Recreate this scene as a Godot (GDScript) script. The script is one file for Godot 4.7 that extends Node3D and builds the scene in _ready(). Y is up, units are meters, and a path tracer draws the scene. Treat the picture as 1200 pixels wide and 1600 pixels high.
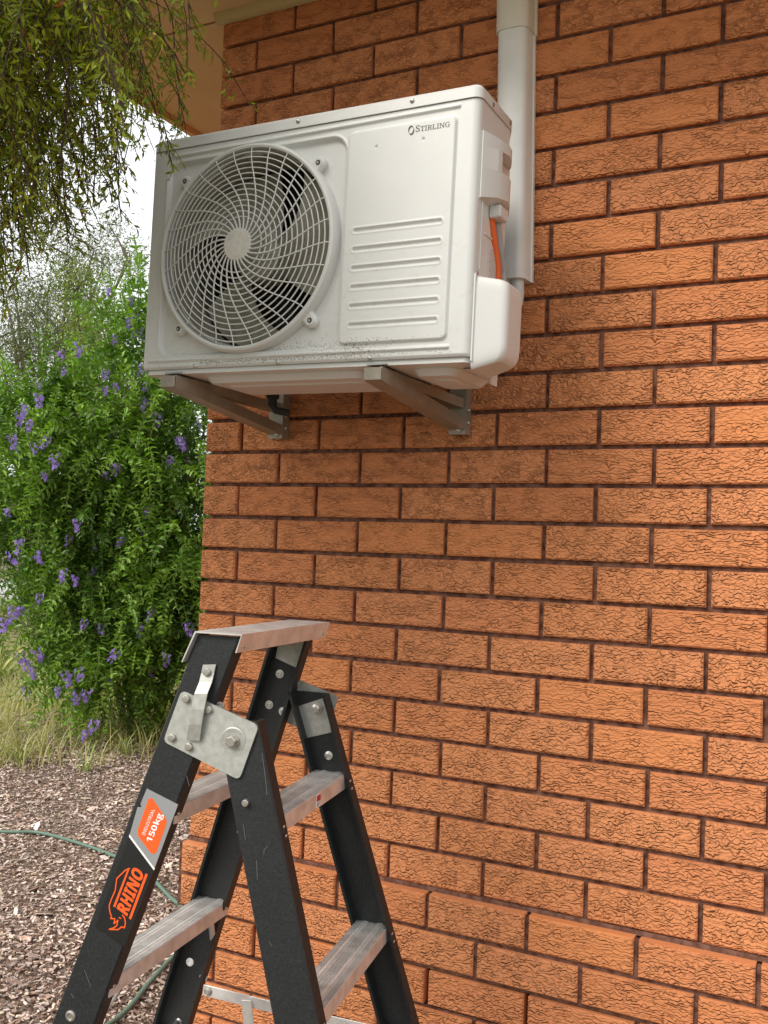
extends Node3D

const YO := 1.82            # height of bed joint zero (under course 0) above the ground
const COURSE := 0.086
var rng := RandomNumberGenerator.new()
var M := {}
var used := {}

# ------------------------------------------------------------------ mesh builder
class MB:
	var v := PackedVector3Array()
	var n := PackedVector3Array()
	var t := PackedVector2Array()

	func tri(a: Vector3, b: Vector3, c: Vector3, hint: Vector3, ua := Vector2.ZERO, ub := Vector2.ZERO, uc := Vector2.ZERO) -> void:
		var nn := (c - a).cross(b - a)
		if nn.dot(hint) < 0.0:
			tri(a, c, b, hint, ua, uc, ub)
			return
		nn = nn.normalized()
		v.append(a); v.append(b); v.append(c)
		n.append(nn); n.append(nn); n.append(nn)
		t.append(ua); t.append(ub); t.append(uc)

	func quad(a: Vector3, b: Vector3, c: Vector3, d: Vector3, hint: Vector3, ua := Vector2.ZERO, ub := Vector2.ZERO, uc := Vector2.ZERO, ud := Vector2.ZERO) -> void:
		tri(a, b, c, hint, ua, ub, uc)
		tri(a, c, d, hint, ua, uc, ud)

	func stri(a: Vector3, b: Vector3, c: Vector3, na: Vector3, nb: Vector3, nc: Vector3, ua := Vector2.ZERO, ub := Vector2.ZERO, uc := Vector2.ZERO) -> void:
		if (c - a).cross(b - a).dot(na + nb + nc) < 0.0:
			v.append(a); v.append(c); v.append(b)
			n.append(na); n.append(nc); n.append(nb)
			t.append(ua); t.append(uc); t.append(ub)
		else:
			v.append(a); v.append(b); v.append(c)
			n.append(na); n.append(nb); n.append(nc)
			t.append(ua); t.append(ub); t.append(uc)

	func squad(a: Vector3, b: Vector3, c: Vector3, d: Vector3, na: Vector3, nb: Vector3, nc: Vector3, nd: Vector3) -> void:
		stri(a, b, c, na, nb, nc)
		stri(a, c, d, na, nc, nd)

	# chamfered box
	func box(at: Vector3, size: Vector3, bev := 0.001, basis := Basis.IDENTITY) -> void:
		var h := size * 0.5
		var ax := [basis.x.normalized(), basis.y.normalized(), basis.z.normalized()]
		var hh := [h.x, h.y, h.z]
		for i in 3:
			var j := (i + 1) % 3
			var k := (i + 2) % 3
			for s in [-1.0, 1.0]:
				var o: Vector3 = at + ax[i] * hh[i] * s
				var p: Vector3 = ax[j] * (hh[j] - bev)
				var q: Vector3 = ax[k] * (hh[k] - bev)
				quad(o - p - q, o + p - q, o + p + q, o - p + q, ax[i] * s)
		if bev <= 0.0:
			return
		for i in 3:
			var j := (i + 1) % 3
			var k := (i + 2) % 3
			for sj in [-1.0, 1.0]:
				for sk in [-1.0, 1.0]:
					var e: Vector3 = ax[i] * (hh[i] - bev)
					var p1: Vector3 = at + ax[j] * hh[j] * sj + ax[k] * (hh[k] - bev) * sk
					var p2: Vector3 = at + ax[j] * (hh[j] - bev) * sj + ax[k] * hh[k] * sk
					quad(p1 - e, p1 + e, p2 + e, p2 - e, ax[j] * sj + ax[k] * sk)
		for sx in [-1.0, 1.0]:
			for sy in [-1.0, 1.0]:
				for sz in [-1.0, 1.0]:
					var a: Vector3 = at + ax[0] * hh[0] * sx + ax[1] * (hh[1] - bev) * sy + ax[2] * (hh[2] - bev) * sz
					var b: Vector3 = at + ax[0] * (hh[0] - bev) * sx + ax[1] * hh[1] * sy + ax[2] * (hh[2] - bev) * sz
					var c: Vector3 = at + ax[0] * (hh[0] - bev) * sx + ax[1] * (hh[1] - bev) * sy + ax[2] * hh[2] * sz
					tri(a, b, c, ax[0] * sx + ax[1] * sy + ax[2] * sz)

	# round tube along a path; rad is one radius or one for each point
	func tube(path: Array, rad, sides := 8, cap := true) -> void:
		var prev_u := Vector3.ZERO
		var rings := []
		for i in path.size():
			var p: Vector3 = path[i]
			var d: Vector3
			if i == 0:
				d = path[1] - p
			elif i == path.size() - 1:
				d = p - path[i - 1]
			else:
				d = path[i + 1] - path[i - 1]
			d = d.normalized()
			var u := prev_u - d * prev_u.dot(d)
			if u.length() < 0.01:
				u = d.cross(Vector3.UP if absf(d.y) < 0.9 else Vector3.RIGHT)
			u = u.normalized()
			prev_u = u
			var w := d.cross(u)
			var r: float = rad[i] if rad is Array else rad
			var ring := []
			for s in sides:
				var a := TAU * s / sides
				var nn := u * cos(a) + w * sin(a)
				ring.append([p + nn * r, nn])
			rings.append([ring, p, d])
		for i in rings.size() - 1:
			var A: Array = rings[i][0]
			var B: Array = rings[i + 1][0]
			for s in sides:
				var s2 := (s + 1) % sides
				squad(A[s][0], A[s2][0], B[s2][0], B[s][0], A[s][1], A[s2][1], B[s2][1], B[s][1])
		if cap:
			for e in [0, rings.size() - 1]:
				var R: Array = rings[e][0]
				var hint: Vector3 = rings[e][2] * (-1.0 if e == 0 else 1.0)
				for s in sides:
					tri(rings[e][1], R[s][0], R[(s + 1) % sides][0], hint)

	# loft between two closed outlines of the same count; poly2 triangulates the ends
	func loft(A: Array, B: Array, poly2: PackedVector2Array, smooth_deg := 0.0) -> void:
		var m := A.size()
		var cen := Vector3.ZERO
		for p in A:
			cen += p
		for p in B:
			cen += p
		cen /= 2.0 * m
		var sgn := 1.0 if not Geometry2D.is_polygon_clockwise(poly2) else -1.0
		var nrm := []
		for i in m:
			var j := (i + 1) % m
			var fn: Vector3 = (A[j] - A[i]).cross(B[i] - A[i])
			if fn.length() < 1e-12:
				fn = (B[j] - B[i]).cross(B[i] - A[i])
			nrm.append(fn.normalized())
		# find the outward sign from the farthest vertex
		var far_i := 0
		for i in m:
			if (A[i] - cen).length() > (A[far_i] - cen).length():
				far_i = i
		var test: Vector3 = nrm[far_i] + nrm[(far_i - 1 + m) % m]
		var ax: Vector3 = (B[0] - A[0]).normalized()
		var rad: Vector3 = A[far_i] - cen
		rad -= ax * rad.dot(ax)
		if test.dot(rad) < 0.0:
			for i in m:
				nrm[i] = -nrm[i]
		for i in m:
			var j := (i + 1) % m
			var n0: Vector3 = nrm[i]
			var n1: Vector3 = nrm[i]
			if smooth_deg > 0.0:
				var pn: Vector3 = nrm[(i - 1 + m) % m]
				var qn: Vector3 = nrm[j]
				if rad_to_deg(pn.angle_to(nrm[i])) < smooth_deg:
					n0 = (pn + nrm[i]).normalized()
				if rad_to_deg(qn.angle_to(nrm[i])) < smooth_deg:
					n1 = (qn + nrm[i]).normalized()
			squad(A[i], A[j], B[j], B[i], n0, n1, n1, n0)
		var ids := Geometry2D.triangulate_polygon(poly2)
		var dir := Vector3.ZERO
		for i in m:
			dir += B[i] - A[i]
		for i in range(0, ids.size(), 3):
			tri(A[ids[i]], A[ids[i + 1]], A[ids[i + 2]], -dir)
			tri(B[ids[i]], B[ids[i + 1]], B[ids[i + 2]], dir)

	# polygon in the x,y plane of xf, from z0 to z1, front edge bevelled
	func extrude(poly: PackedVector2Array, z0: float, z1: float, xf := Transform3D.IDENTITY, bev := 0.0, smooth_deg := 35.0) -> void:
		var A := []
		var B := []
		for p in poly:
			A.append(xf * Vector3(p.x, p.y, z0))
			B.append(xf * Vector3(p.x, p.y, z1 - bev))
		if bev <= 0.0:
			loft(A, B, poly, smooth_deg)
			return
		var m := poly.size()
		var area := 0.0
		for i in m:
			area += poly[i].cross(poly[(i + 1) % m])
		var sg := signf(area)
		var Cc := []
		for i in m:
			var e0 := (poly[i] - poly[(i - 1 + m) % m]).normalized()
			var e1 := (poly[(i + 1) % m] - poly[i]).normalized()
			var n0 := Vector2(-e0.y, e0.x) * sg
			var n1 := Vector2(-e1.y, e1.x) * sg
			var b := (n0 + n1)
			b = b / maxf(0.3, b.dot(n0))
			var q := poly[i] + b * bev
			Cc.append(xf * Vector3(q.x, q.y, z1))
		loft(A, B, poly, smooth_deg)
		var k := v.size()
		loft(B, Cc, poly, smooth_deg)

	func lathe(prof: Array, xf := Transform3D.IDENTITY, segs := 24, smooth := true) -> void:
		# prof: Vector2(radius, height) from bottom to top, turned round the y axis of xf
		for i in prof.size() - 1:
			var p: Vector2 = prof[i]
			var q: Vector2 = prof[i + 1]
			var d := (q - p).normalized()
			for s in segs:
				var a0 := TAU * s / segs
				var a1 := TAU * (s + 1) / segs
				var c0 := Vector3(cos(a0), 0, sin(a0))
				var c1 := Vector3(cos(a1), 0, sin(a1))
				var n0 := xf.basis * (c0 * d.y + Vector3(0, -d.x, 0))
				var n1 := xf.basis * (c1 * d.y + Vector3(0, -d.x, 0))
				squad(xf * (c0 * p.x + Vector3(0, p.y, 0)), xf * (c1 * p.x + Vector3(0, p.y, 0)), xf * (c1 * q.x + Vector3(0, q.y, 0)), xf * (c0 * q.x + Vector3(0, q.y, 0)), n0, n1, n1, n0)

	func mesh() -> ArrayMesh:
		var a := []
		a.resize(Mesh.ARRAY_MAX)
		a[Mesh.ARRAY_VERTEX] = v
		a[Mesh.ARRAY_NORMAL] = n
		a[Mesh.ARRAY_TEX_UV] = t
		var m := ArrayMesh.new()
		m.add_surface_from_arrays(Mesh.PRIMITIVE_TRIANGLES, a)
		return m

# ------------------------------------------------------------------ node helpers
func numbered(nm: String) -> String:
	if not used.has(nm):
		used[nm] = 0
		return nm
	used[nm] += 1
	return "%s_%03d" % [nm, used[nm]]

func thing(nm: String, label: String, category: String, at := Vector3.ZERO, group := "") -> Node3D:
	var o := Node3D.new()
	o.name = numbered(nm)
	add_child(o)
	o.position = at
	tag(o, label, category, group)
	return o

func tag(o: Node, label: String, category: String, group := "", kind := "") -> void:
	if label: o.set_meta("label", label)
	if category: o.set_meta("category", category)
	if group: o.set_meta("group", group)
	if kind: o.set_meta("kind", kind)

func part(nm: String, mb, mat: Material, parent: Node) -> MeshInstance3D:
	var o := MeshInstance3D.new()
	o.name = nm if parent != self else numbered(nm)
	o.mesh = mb.mesh() if mb is MB else mb
	o.material_override = mat
	parent.add_child(o, true)
	return o

func multi(nm: String, mesh: Mesh, mat: Material, xfs: Array, cols: Array, parent: Node) -> MultiMeshInstance3D:
	var mm := MultiMesh.new()
	mm.transform_format = MultiMesh.TRANSFORM_3D
	mm.use_colors = true
	mm.mesh = mesh
	mm.instance_count = xfs.size()
	for i in xfs.size():
		mm.set_instance_transform(i, xfs[i])
		mm.set_instance_color(i, cols[i])
	var o := MultiMeshInstance3D.new()
	o.name = nm if parent != self else numbered(nm)
	o.multimesh = mm
	o.material_override = mat
	parent.add_child(o, true)
	o.set_meta("kind", "stuff")
	return o

func rr(x0: float, y0: float, x1: float, y1: float, r: float, seg := 5) -> PackedVector2Array:
	var out := PackedVector2Array()
	var cs := [[x1 - r, y1 - r, 0.0], [x0 + r, y1 - r, 90.0], [x0 + r, y0 + r, 180.0], [x1 - r, y0 + r, 270.0]]
	for c in cs:
		for i in seg + 1:
			var a := deg_to_rad(c[2] + 90.0 * i / seg)
			out.append(Vector2(c[0] + cos(a) * r, c[1] + sin(a) * r))
	return out

func noise(freq: float, sd: int, oct := 3, kind := FastNoiseLite.TYPE_SIMPLEX_SMOOTH) -> FastNoiseLite:
	var f := FastNoiseLite.new()
	f.noise_type = kind
	f.seed = sd
	f.frequency = freq
	f.fractal_octaves = oct
	if oct <= 1:
		f.fractal_type = FastNoiseLite.FRACTAL_NONE
	return f

func lin(r: float, g: float, b: float) -> Color:
	return Color(r, g, b).linear_to_srgb()

func mat(c: Color, rough := 0.6, metal := 0.0, spec := 0.5) -> StandardMaterial3D:
	var m := StandardMaterial3D.new()
	m.albedo_color = c
	m.roughness = rough
	m.metallic = metal
	m.metallic_specular = spec
	return m

# a grey or tinted noise texture mixing two colours (both linear), seamless
func mottle(a: Color, b: Color, freq: float, sd: int, size := 512, oct := 4, contrast := 1.0, fine := 0.0) -> ImageTexture:
	var im := noise(freq, sd, oct).get_seamless_image(size, size)
	var im2 := noise(0.35, sd + 9, 2).get_seamless_image(size, size)
	im.convert(Image.FORMAT_L8)
	im2.convert(Image.FORMAT_L8)
	var d := im.get_data()
	var d2 := im2.get_data()
	var o := PackedByteArray()
	o.resize(size * size * 3)
	for i in size * size:
		var k := clampf((d[i] / 255.0 - 0.5) * contrast + 0.5 + (d2[i] / 255.0 - 0.5) * fine, 0.0, 1.0)
		var c := a.lerp(b, k).linear_to_srgb()
		o[i * 3] = int(c.r * 255.0)
		o[i * 3 + 1] = int(c.g * 255.0)
		o[i * 3 + 2] = int(c.b * 255.0)
	return ImageTexture.create_from_image(Image.create_from_data(size, size, false, Image.FORMAT_RGB8, o))

func bump(freq: float, sd: int, size := 512, oct := 4) -> ImageTexture:
	var im := noise(freq, sd, oct).get_seamless_image(size, size)
	im.convert(Image.FORMAT_L8)
	return ImageTexture.create_from_image(im)

func tri_map(m: StandardMaterial3D, per_metre: float, world := false) -> void:
	m.uv1_triplanar = true
	m.uv1_world_triplanar = world
	m.uv1_scale = Vector3.ONE * per_metre

func relief(m: StandardMaterial3D, tex: Texture2D, cm: float) -> void:
	m.heightmap_enabled = true
	m.heightmap_texture = tex
	m.heightmap_scale = cm

# ------------------------------------------------------------------ materials
func brick_relief(period: float, wav: float, sd: int) -> ImageTexture:
	# drag-faced clay: ragged wavy lips, each running up slowly and breaking off below
	var w := 1024
	var h := 512
	var o := PackedByteArray()
	o.resize(w * h)
	var wx := noise(0.005, sd + 1, 2)
	var wy := noise(0.013, sd + 2, 2)
	var amp := noise(0.007, sd + 3, 2)
	var fine := noise(0.09, sd + 4, 2)
	var brk := noise(0.012, sd + 5, 2)
	for y in h:
		for x in w:
			var fx := float(x)
			var fy := float(y)
			var ph := fy / period + wx.get_noise_2d(fx * 0.5, fy * 1.2) * 0.8 + wy.get_noise_2d(fx * 1.7, fy * 1.3) * wav
			ph += roundf(brk.get_noise_2d(fx * 0.7, fy * 1.5) * 2.2) * 0.43
			var f := ph - floorf(ph)
			# rises over most of the span, then a short undercut break
			var lip := f / 0.70 if f < 0.70 else (1.0 - f) / 0.30
			lip = lip * lip * (3.0 - 2.0 * lip)
			var a := clampf(0.62 + amp.get_noise_2d(fx, fy * 1.4) * 1.0, 0.32, 1.0)
			var v := 0.12 + lip * a * 0.72 + fine.get_noise_2d(fx, fy) * 0.05
			o[y * w + x] = int(clampf(v, 0.0, 1.0) * 255.0)
	return ImageTexture.create_from_image(Image.create_from_data(w, h, false, Image.FORMAT_L8, o))

func make_materials() -> void:
	var br := [brick_relief(21.0, 0.62, 10), brick_relief(25.0, 0.74, 40)]
	var speck := mottle(Color(0.88, 0.86, 0.84), Color(1, 1, 1), 0.06, 5, 512, 4, 1.2, 0.5)
	var tones := [[0.65, 0.252, 0.104], [0.675, 0.268, 0.112], [0.63, 0.24, 0.098], [0.67, 0.268, 0.116], [0.64, 0.246, 0.104], [0.69, 0.278, 0.118]]
	M.brick = []
	for i in tones.size():
		var m := mat(lin(tones[i][0], tones[i][1], tones[i][2]), 0.86, 0.0, 0.35)
		m.albedo_texture = speck
		relief(m, br[i % 2], [0.85, 1.08, 0.68, 0.98, 0.76, 1.02][i])
		M.brick.append(m)
	var sm := mat(lin(0.68, 0.262, 0.102), 0.86, 0.0, 0.35)
	sm.albedo_texture = speck
	relief(sm, br[0], 0.55)
	M.brick_smooth = sm

	var mo := mat(Color.WHITE, 0.95, 0.0, 0.2)
	mo.albedo_texture = mottle(Color(0.085, 0.038, 0.026), Color(0.22, 0.118, 0.085), 0.03, 21, 256, 4, 1.6, 0.6)
	relief(mo, bump(0.05, 22, 256), 0.25)
	tri_map(mo, 4.0)
	M.mortar = mo
	M.weep = mat(lin(0.012, 0.01, 0.01), 0.9)

	var so := mat(Color.WHITE, 0.75)
	so.albedo_texture = mottle(Color(0.68, 0.48, 0.25), Color(0.74, 0.53, 0.29), 0.01, 31, 256, 4, 1.0, 0.2)
	tri_map(so, 1.2)
	M.soffit = so
	M.bead = mat(lin(0.55, 0.42, 0.22), 0.6)
	M.roof = mat(lin(0.16, 0.07, 0.05), 0.8)

	var wh := mat(lin(0.665, 0.675, 0.66), 0.40)
	relief(wh, bump(0.09, 41, 256, 2), 0.008)
	tri_map(wh, 10.0)
	M.white = wh
	M.plastic = mat(lin(0.645, 0.65, 0.63), 0.36)
	M.duct = mat(lin(0.76, 0.75, 0.70), 0.33)
	var du := mat(Color.WHITE, 0.36)
	du.albedo_texture = mottle(Color(0.70, 0.71, 0.68), Color(0.77, 0.78, 0.76), 0.012, 44, 256, 4, 1.8, 0.2)
	tri_map(du, 2.0)
	M.duct = du
	M.collar = mat(lin(0.70, 0.68, 0.58), 0.4)
	var bl := mat(Color.WHITE, 0.5)
	bl.albedo_texture = mottle(Color(0.30, 0.29, 0.24), Color(0.42, 0.41, 0.34), 0.02, 46, 256, 4, 1.6, 0.3)
	tri_map(bl, 4.0)
	M.blade = bl
	M.dark = mat(lin(0.03, 0.03, 0.028), 0.7)
	var coil := mat(lin(0.075, 0.075, 0.07), 0.55, 0.5)
	M.coil = coil
	M.screw = mat(lin(0.5, 0.5, 0.48), 0.35, 1.0)
	M.black = mat(lin(0.02, 0.02, 0.02), 0.6)
	M.ink = mat(lin(0.035, 0.033, 0.03), 0.5)
	M.orange_cable = mat(lin(0.75, 0.13, 0.025), 0.45)
	M.conduit = mat(lin(0.42, 0.42, 0.42), 0.5)
	var brk := mat(Color.WHITE, 0.42, 0.35)
	brk.albedo_texture = mottle(Color(0.27, 0.24, 0.19), Color(0.34, 0.305, 0.25), 0.02, 48, 256, 4, 1.3, 0.3)
	tri_map(brk, 3.0)
	M.bracket = brk

	var fib := mat(Color.WHITE, 0.5, 0.0, 0.4)
	fib.albedo_texture = fibre_texture()
	relief(fib, bump(0.12, 52, 256, 2), 0.02)
	tri_map(fib, 5.0)
	M.fibre = fib
	var al := mat(Color.WHITE, 0.42, 0.55)
	al.albedo_texture = mottle(Color(0.62, 0.60, 0.58), Color(0.82, 0.81, 0.79), 0.014, 55, 512, 5, 2.0, 0.5)
	al.roughness_texture = mottle(Color(0.8, 0.8, 0.8), Color(1, 1, 1), 0.02, 56, 256)
	tri_map(al, 2.6)
	M.alu = al
	var zn := mat(Color.WHITE, 0.52, 0.55)
	zn.albedo_texture = mottle(Color(0.36, 0.37, 0.34), Color(0.47, 0.48, 0.445), 0.03, 58, 512, 5, 1.4, 0.4)
	tri_map(zn, 4.0)
	M.zinc = zn
	M.bolt = mat(lin(0.50, 0.49, 0.45), 0.42, 0.9)
	M.grey_label = mat(lin(0.26, 0.265, 0.27), 0.4)
	M.black_label = mat(lin(0.006, 0.006, 0.006), 0.45)
	M.orange_label = mat(lin(0.86, 0.105, 0.012), 0.42)
	M.white_label = mat(lin(0.80, 0.80, 0.78), 0.45)
	M.red_label = mat(lin(0.45, 0.02, 0.03), 0.45)
	M.scuff = mat(lin(0.10, 0.105, 0.105), 0.7)
	M.rubber = mat(lin(0.015, 0.015, 0.015), 0.8)

	var gr := mat(Color.WHITE, 0.95, 0.0, 0.2)
	gr.albedo_texture = mottle(Color(0.10, 0.115, 0.045), Color(0.30, 0.25, 0.13), 0.012, 61, 512, 5, 1.8, 0.8)
	relief(gr, bump(0.08, 62, 512, 4), 2.0)
	tri_map(gr, 0.7, true)
	M.ground = gr
	var mu := mat(Color.WHITE, 0.95, 0.0, 0.2)
	mu.albedo_texture = mottle(Color(0.10, 0.065, 0.045), Color(0.34, 0.26, 0.21), 0.03, 64, 512, 5, 2.0, 1.0)
	relief(mu, bump(0.09, 65, 512, 4), 2.0)
	tri_map(mu, 1.6, true)
	M.mulch = mu
	var chip := mat(Color.WHITE, 0.85, 0.0, 0.25)
	chip.vertex_color_use_as_albedo = true
	M.chip = chip
	M.hose = mat(lin(0.11, 0.19, 0.145), 0.5)

	var lf := mat(Color.WHITE, 0.42, 0.0, 0.5)
	lf.vertex_color_use_as_albedo = true
	lf.backlight_enabled = true
	lf.backlight = Color(0.8, 0.85, 0.4)
	lf.cull_mode = BaseMaterial3D.CULL_DISABLED
	M.leaf = lf
	var nl := mat(Color.WHITE, 0.5, 0.0, 0.4)
	nl.vertex_color_use_as_albedo = true
	nl.backlight_enabled = true
	nl.backlight = Color(0.9, 0.9, 0.4)
	nl.cull_mode = BaseMaterial3D.CULL_DISABLED
	M.needle = nl
	var pt := mat(lin(0.30, 0.19, 0.58), 0.6)
	pt.backlight_enabled = true
	pt.backlight = Color(0.4, 0.3, 0.6)
	pt.cull_mode = BaseMaterial3D.CULL_DISABLED
	M.petal = pt
	var bk := mat(Color.WHITE, 0.9)
	bk.albedo_texture = mottle(Color(0.07, 0.05, 0.035), Color(0.20, 0.165, 0.13), 0.03, 71, 256, 4, 1.8, 0.6)
	relief(bk, bump(0.06, 72, 256), 0.6)
	tri_map(bk, 3.0)
	M.bark = bk
	M.stem = mat(lin(0.10, 0.12, 0.04), 0.7)
	M.twig = mat(lin(0.06, 0.035, 0.02), 0.8)
	M.car_paint = mat(lin(0.78, 0.78, 0.77), 0.25)
	M.car_paint.clearcoat_enabled = true
	M.car_glass = mat(lin(0.02, 0.03, 0.035), 0.05)
	M.cream = mat(lin(0.62, 0.55, 0.42), 0.8)
	M.tile = mat(lin(0.20, 0.12, 0.11), 0.8)

func fibre_texture() -> ImageTexture:
	var s := 512
	var im := Image.create(s, s, false, Image.FORMAT_RGB8)
	var base := mottle(Color(0.012, 0.0135, 0.014), Color(0.020, 0.022, 0.0228), 0.06, 51, s, 3, 1.2, 0.8).get_image()
	im.copy_from(base)
	var r := RandomNumberGenerator.new()
	r.seed = 77
	for i in 2600:
		var x := r.randf() * s
		var y := r.randf() * s
		var a := r.randf() * TAU
		var c := Color(0.046, 0.051, 0.052).linear_to_srgb().lerp(Color(0.018, 0.020, 0.0205).linear_to_srgb(), r.randf())
		var bend := r.randf_range(-0.06, 0.06)
		for k in r.randi_range(8, 26):
			x = fposmod(x + cos(a), s)
			y = fposmod(y + sin(a), s)
			a += bend
			im.set_pixel(int(x) % s, int(y) % s, c)
	return ImageTexture.create_from_image(im)

# ------------------------------------------------------------------ start
func _ready() -> void:
	rng.seed = 20240
	var cam := Camera3D.new()
	cam.name = "camera"
	cam.position = Vector3(1.6428, YO - 0.2381, 2.1100)
	cam.rotation = Vector3(0.03617, 0.47555, 0.03630)
	cam.fov = 55.591
	cam.near = 0.05
	cam.far = 400.0
	add_child(cam)
	cam.current = true

	var env := Environment.new()
	env.background_mode = Environment.BG_SKY
	var sky := Sky.new()
	var sm := ProceduralSkyMaterial.new()
	sm.sky_top_color = Color(0.98, 0.99, 1.0)
	sm.sky_horizon_color = Color(0.965, 0.975, 0.985)
	sm.sky_curve = 0.35
	sm.ground_bottom_color = Color(0.45, 0.40, 0.34)
	sm.ground_horizon_color = Color(0.75, 0.74, 0.72)
	sm.sky_energy_multiplier = 0.76
	sm.sun_angle_max = 1.0
	sky.sky_material = sm
	env.sky = sky
	env.background_energy_multiplier = 1.0
	env.tonemap_mode = Environment.TONE_MAPPER_LINEAR
	env.tonemap_exposure = 2.55
	env.sdfgi_enabled = true
	env.ssao_enabled = true
	env.ssil_enabled = true
	var we := WorldEnvironment.new()
	we.name = "environment"
	we.environment = env
	add_child(we)

	var sun := DirectionalLight3D.new()
	sun.name = "sun"
	sun.light_energy = 0.42
	sun.light_color = Color(1.0, 0.975, 0.94)
	sun.light_angular_distance = 32.0
	sun.shadow_enabled = true
	add_child(sun)
	sun.look_at_from_position(Vector3.ZERO, -Vector3(-0.36, 0.72, 0.70), Vector3.UP)

	make_materials()
	build_ground()
	build_house()
	build_duct()
	build_unit()
	build_brackets()
	build_cables()
	build_ladder()
	build_weeping_tree()
	build_bush()
	build_grass()
	build_background()

# ------------------------------------------------------------------ ground
func build_ground() -> void:
	var g := MB.new()
	g.quad(Vector3(-150, 0, -150), Vector3(150, 0, -150), Vector3(150, 0, 150), Vector3(-150, 0, 150), Vector3.UP)
	part("ground", g, M.ground, self).set_meta("kind", "structure")
	var mu := MB.new()
	# mulch bed with a gently uneven surface
	var nz := noise(0.9, 301, 3)
	var n := 60
	var x0 := -5.2
	var z0 := -4.6
	var dx := 10.0 / n
	var hgt := func(i: int, j: int) -> Vector3:
		var x := x0 + dx * i
		var z := z0 + dx * j
		var e: float = minf(minf(i, n - i), minf(j, n - j)) / 6.0
		return Vector3(x, 0.006 + (0.012 + 0.012 * nz.get_noise_2d(x, z)) * clampf(e, 0.0, 1.0), z)
	for i in n:
		for j in n:
			mu.quad(hgt.call(i, j), hgt.call(i + 1, j), hgt.call(i + 1, j + 1), hgt.call(i, j + 1), Vector3.UP)
	part("mulch_bed", mu, M.mulch, self).set_meta("kind", "structure")
	# loose chips
	var meshes := []
	for k in 4:
		var c := MB.new()
		var L := 0.5
		var poly := PackedVector2Array([Vector2(-L, -0.35 + 0.2 * rng.randf()), Vector2(-0.1, -0.5), Vector2(L * (0.7 + 0.3 * rng.randf()), -0.3), Vector2(L, 0.1 + 0.2 * rng.randf()), Vector2(0.1, 0.5), Vector2(-L * 0.8, 0.35)])
		var A := []
		var B := []
		for p in poly:
			var bow := 0.35 * (p.x * p.x) * (1.0 if k % 2 == 0 else -0.6)
			A.append(Vector3(p.x, bow - 0.5, p.y))
			B.append(Vector3(p.x * 0.97, bow + 0.5, p.y * 0.9))
		c.loft(A, B, poly)
		meshes.append(c.mesh())
	var pal := [Color(0.58, 0.48, 0.43), Color(0.50, 0.40, 0.35), Color(0.66, 0.57, 0.52), Color(0.36, 0.25, 0.20), Color(0.24, 0.155, 0.115), Color(0.54, 0.43, 0.36), Color(0.44, 0.36, 0.33), Color(0.58, 0.48, 0.37)]
	var sets := [[], [], [], []]
	var cols := [[], [], [], []]
	var cam_p := Vector2(1.6428, 2.11)
	var tries := 0
	var made := 0
	var patch := noise(1.6, 333, 3)
	while made < 52000 and tries < 400000:
		tries += 1
		var p := Vector2(rng.randf_range(-5.1, 0.6), rng.randf_range(-4.5, 1.2))
		if p.x > -0.02 and p.y < 0.04:
			continue
		var d := p.distance_to(cam_p)
		# keep to what can be seen from round the camera
		var az := rad_to_deg(atan2(cam_p.x - p.x, cam_p.y - p.y))
		if az < 25.0 or az > 62.0 or d < 1.7:
			continue
		if rng.randf() > clampf(1.25 - d * 0.11, 0.35, 1.0):
			continue
		made += 1
		var L := rng.randf_range(0.010, 0.027)
		if rng.randf() < 0.05:
			L *= 1.8
		elif rng.randf() < 0.012:
			L *= 3.0
		var s := Vector3(L, rng.randf_range(0.0015, 0.004), L * rng.randf_range(0.22, 0.55))
		var b := Basis.from_euler(Vector3(rng.randfn(0, 0.35), rng.randf() * TAU, rng.randfn(0, 0.28))).scaled_local(s)
		var k := rng.randi() % 4
		sets[k].append(Transform3D(b, Vector3(p.x, 0.018 + rng.randf() * 0.014, p.y)))
		var c: Color = pal[rng.randi() % pal.size()]
		cols[k].append(c * rng.randf_range(0.8, 1.35) * (1.0 + 0.45 * patch.get_noise_2d(p.x, p.y)))
	for k in 4:
		var o := multi("wood_chips", meshes[k], M.chip, sets[k], cols[k], self)
		tag(o, "pale wood chips spread over the garden bed", "mulch", "loose wood chips", "stuff")
	# green hose lying across the mulch
	var pts := [Vector3(-3.4, 0, -1.25), Vector3(-2.9, 0, -1.38), Vector3(-2.41, 0, -1.54), Vector3(-2.233, 0, -1.635), Vector3(-1.95, 0, -1.62), Vector3(-1.645, 0, -1.564), Vector3(-1.36, 0, -1.46), Vector3(-1.077, 0, -1.282), Vector3(-0.88, 0, -1.17), Vector3(-0.72, 0, -0.95), Vector3(-0.66, 0, -0.76), Vector3(-0.60, 0, -0.58), Vector3(-0.53, 0, -0.38), Vector3(-0.5, 0, -0.1), Vector3(-0.4, 0, 0.3), Vector3(-0.32, 0, 0.8)]
	var cv := Curve3D.new()
	for i in pts.size():
		var pr: Vector3 = pts[maxi(i - 1, 0)]
		var nx: Vector3 = pts[mini(i + 1, pts.size() - 1)]
		var tg: Vector3 = (nx - pr) / 6.0
		cv.add_point(pts[i] + Vector3(0, 0.036, 0), -tg, tg)
	var path := []
	for q in cv.tessellate(5, 3):
		path.append(q)
	var hs := MB.new()
	hs.tube(path, 0.0085, 10)
	tag(part("garden_hose", hs, M.hose, self), "green garden hose lying across the wood chips", "hose")

# ------------------------------------------------------------------ house
const UV_W := 0.48
const UV_H := 0.24

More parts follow.
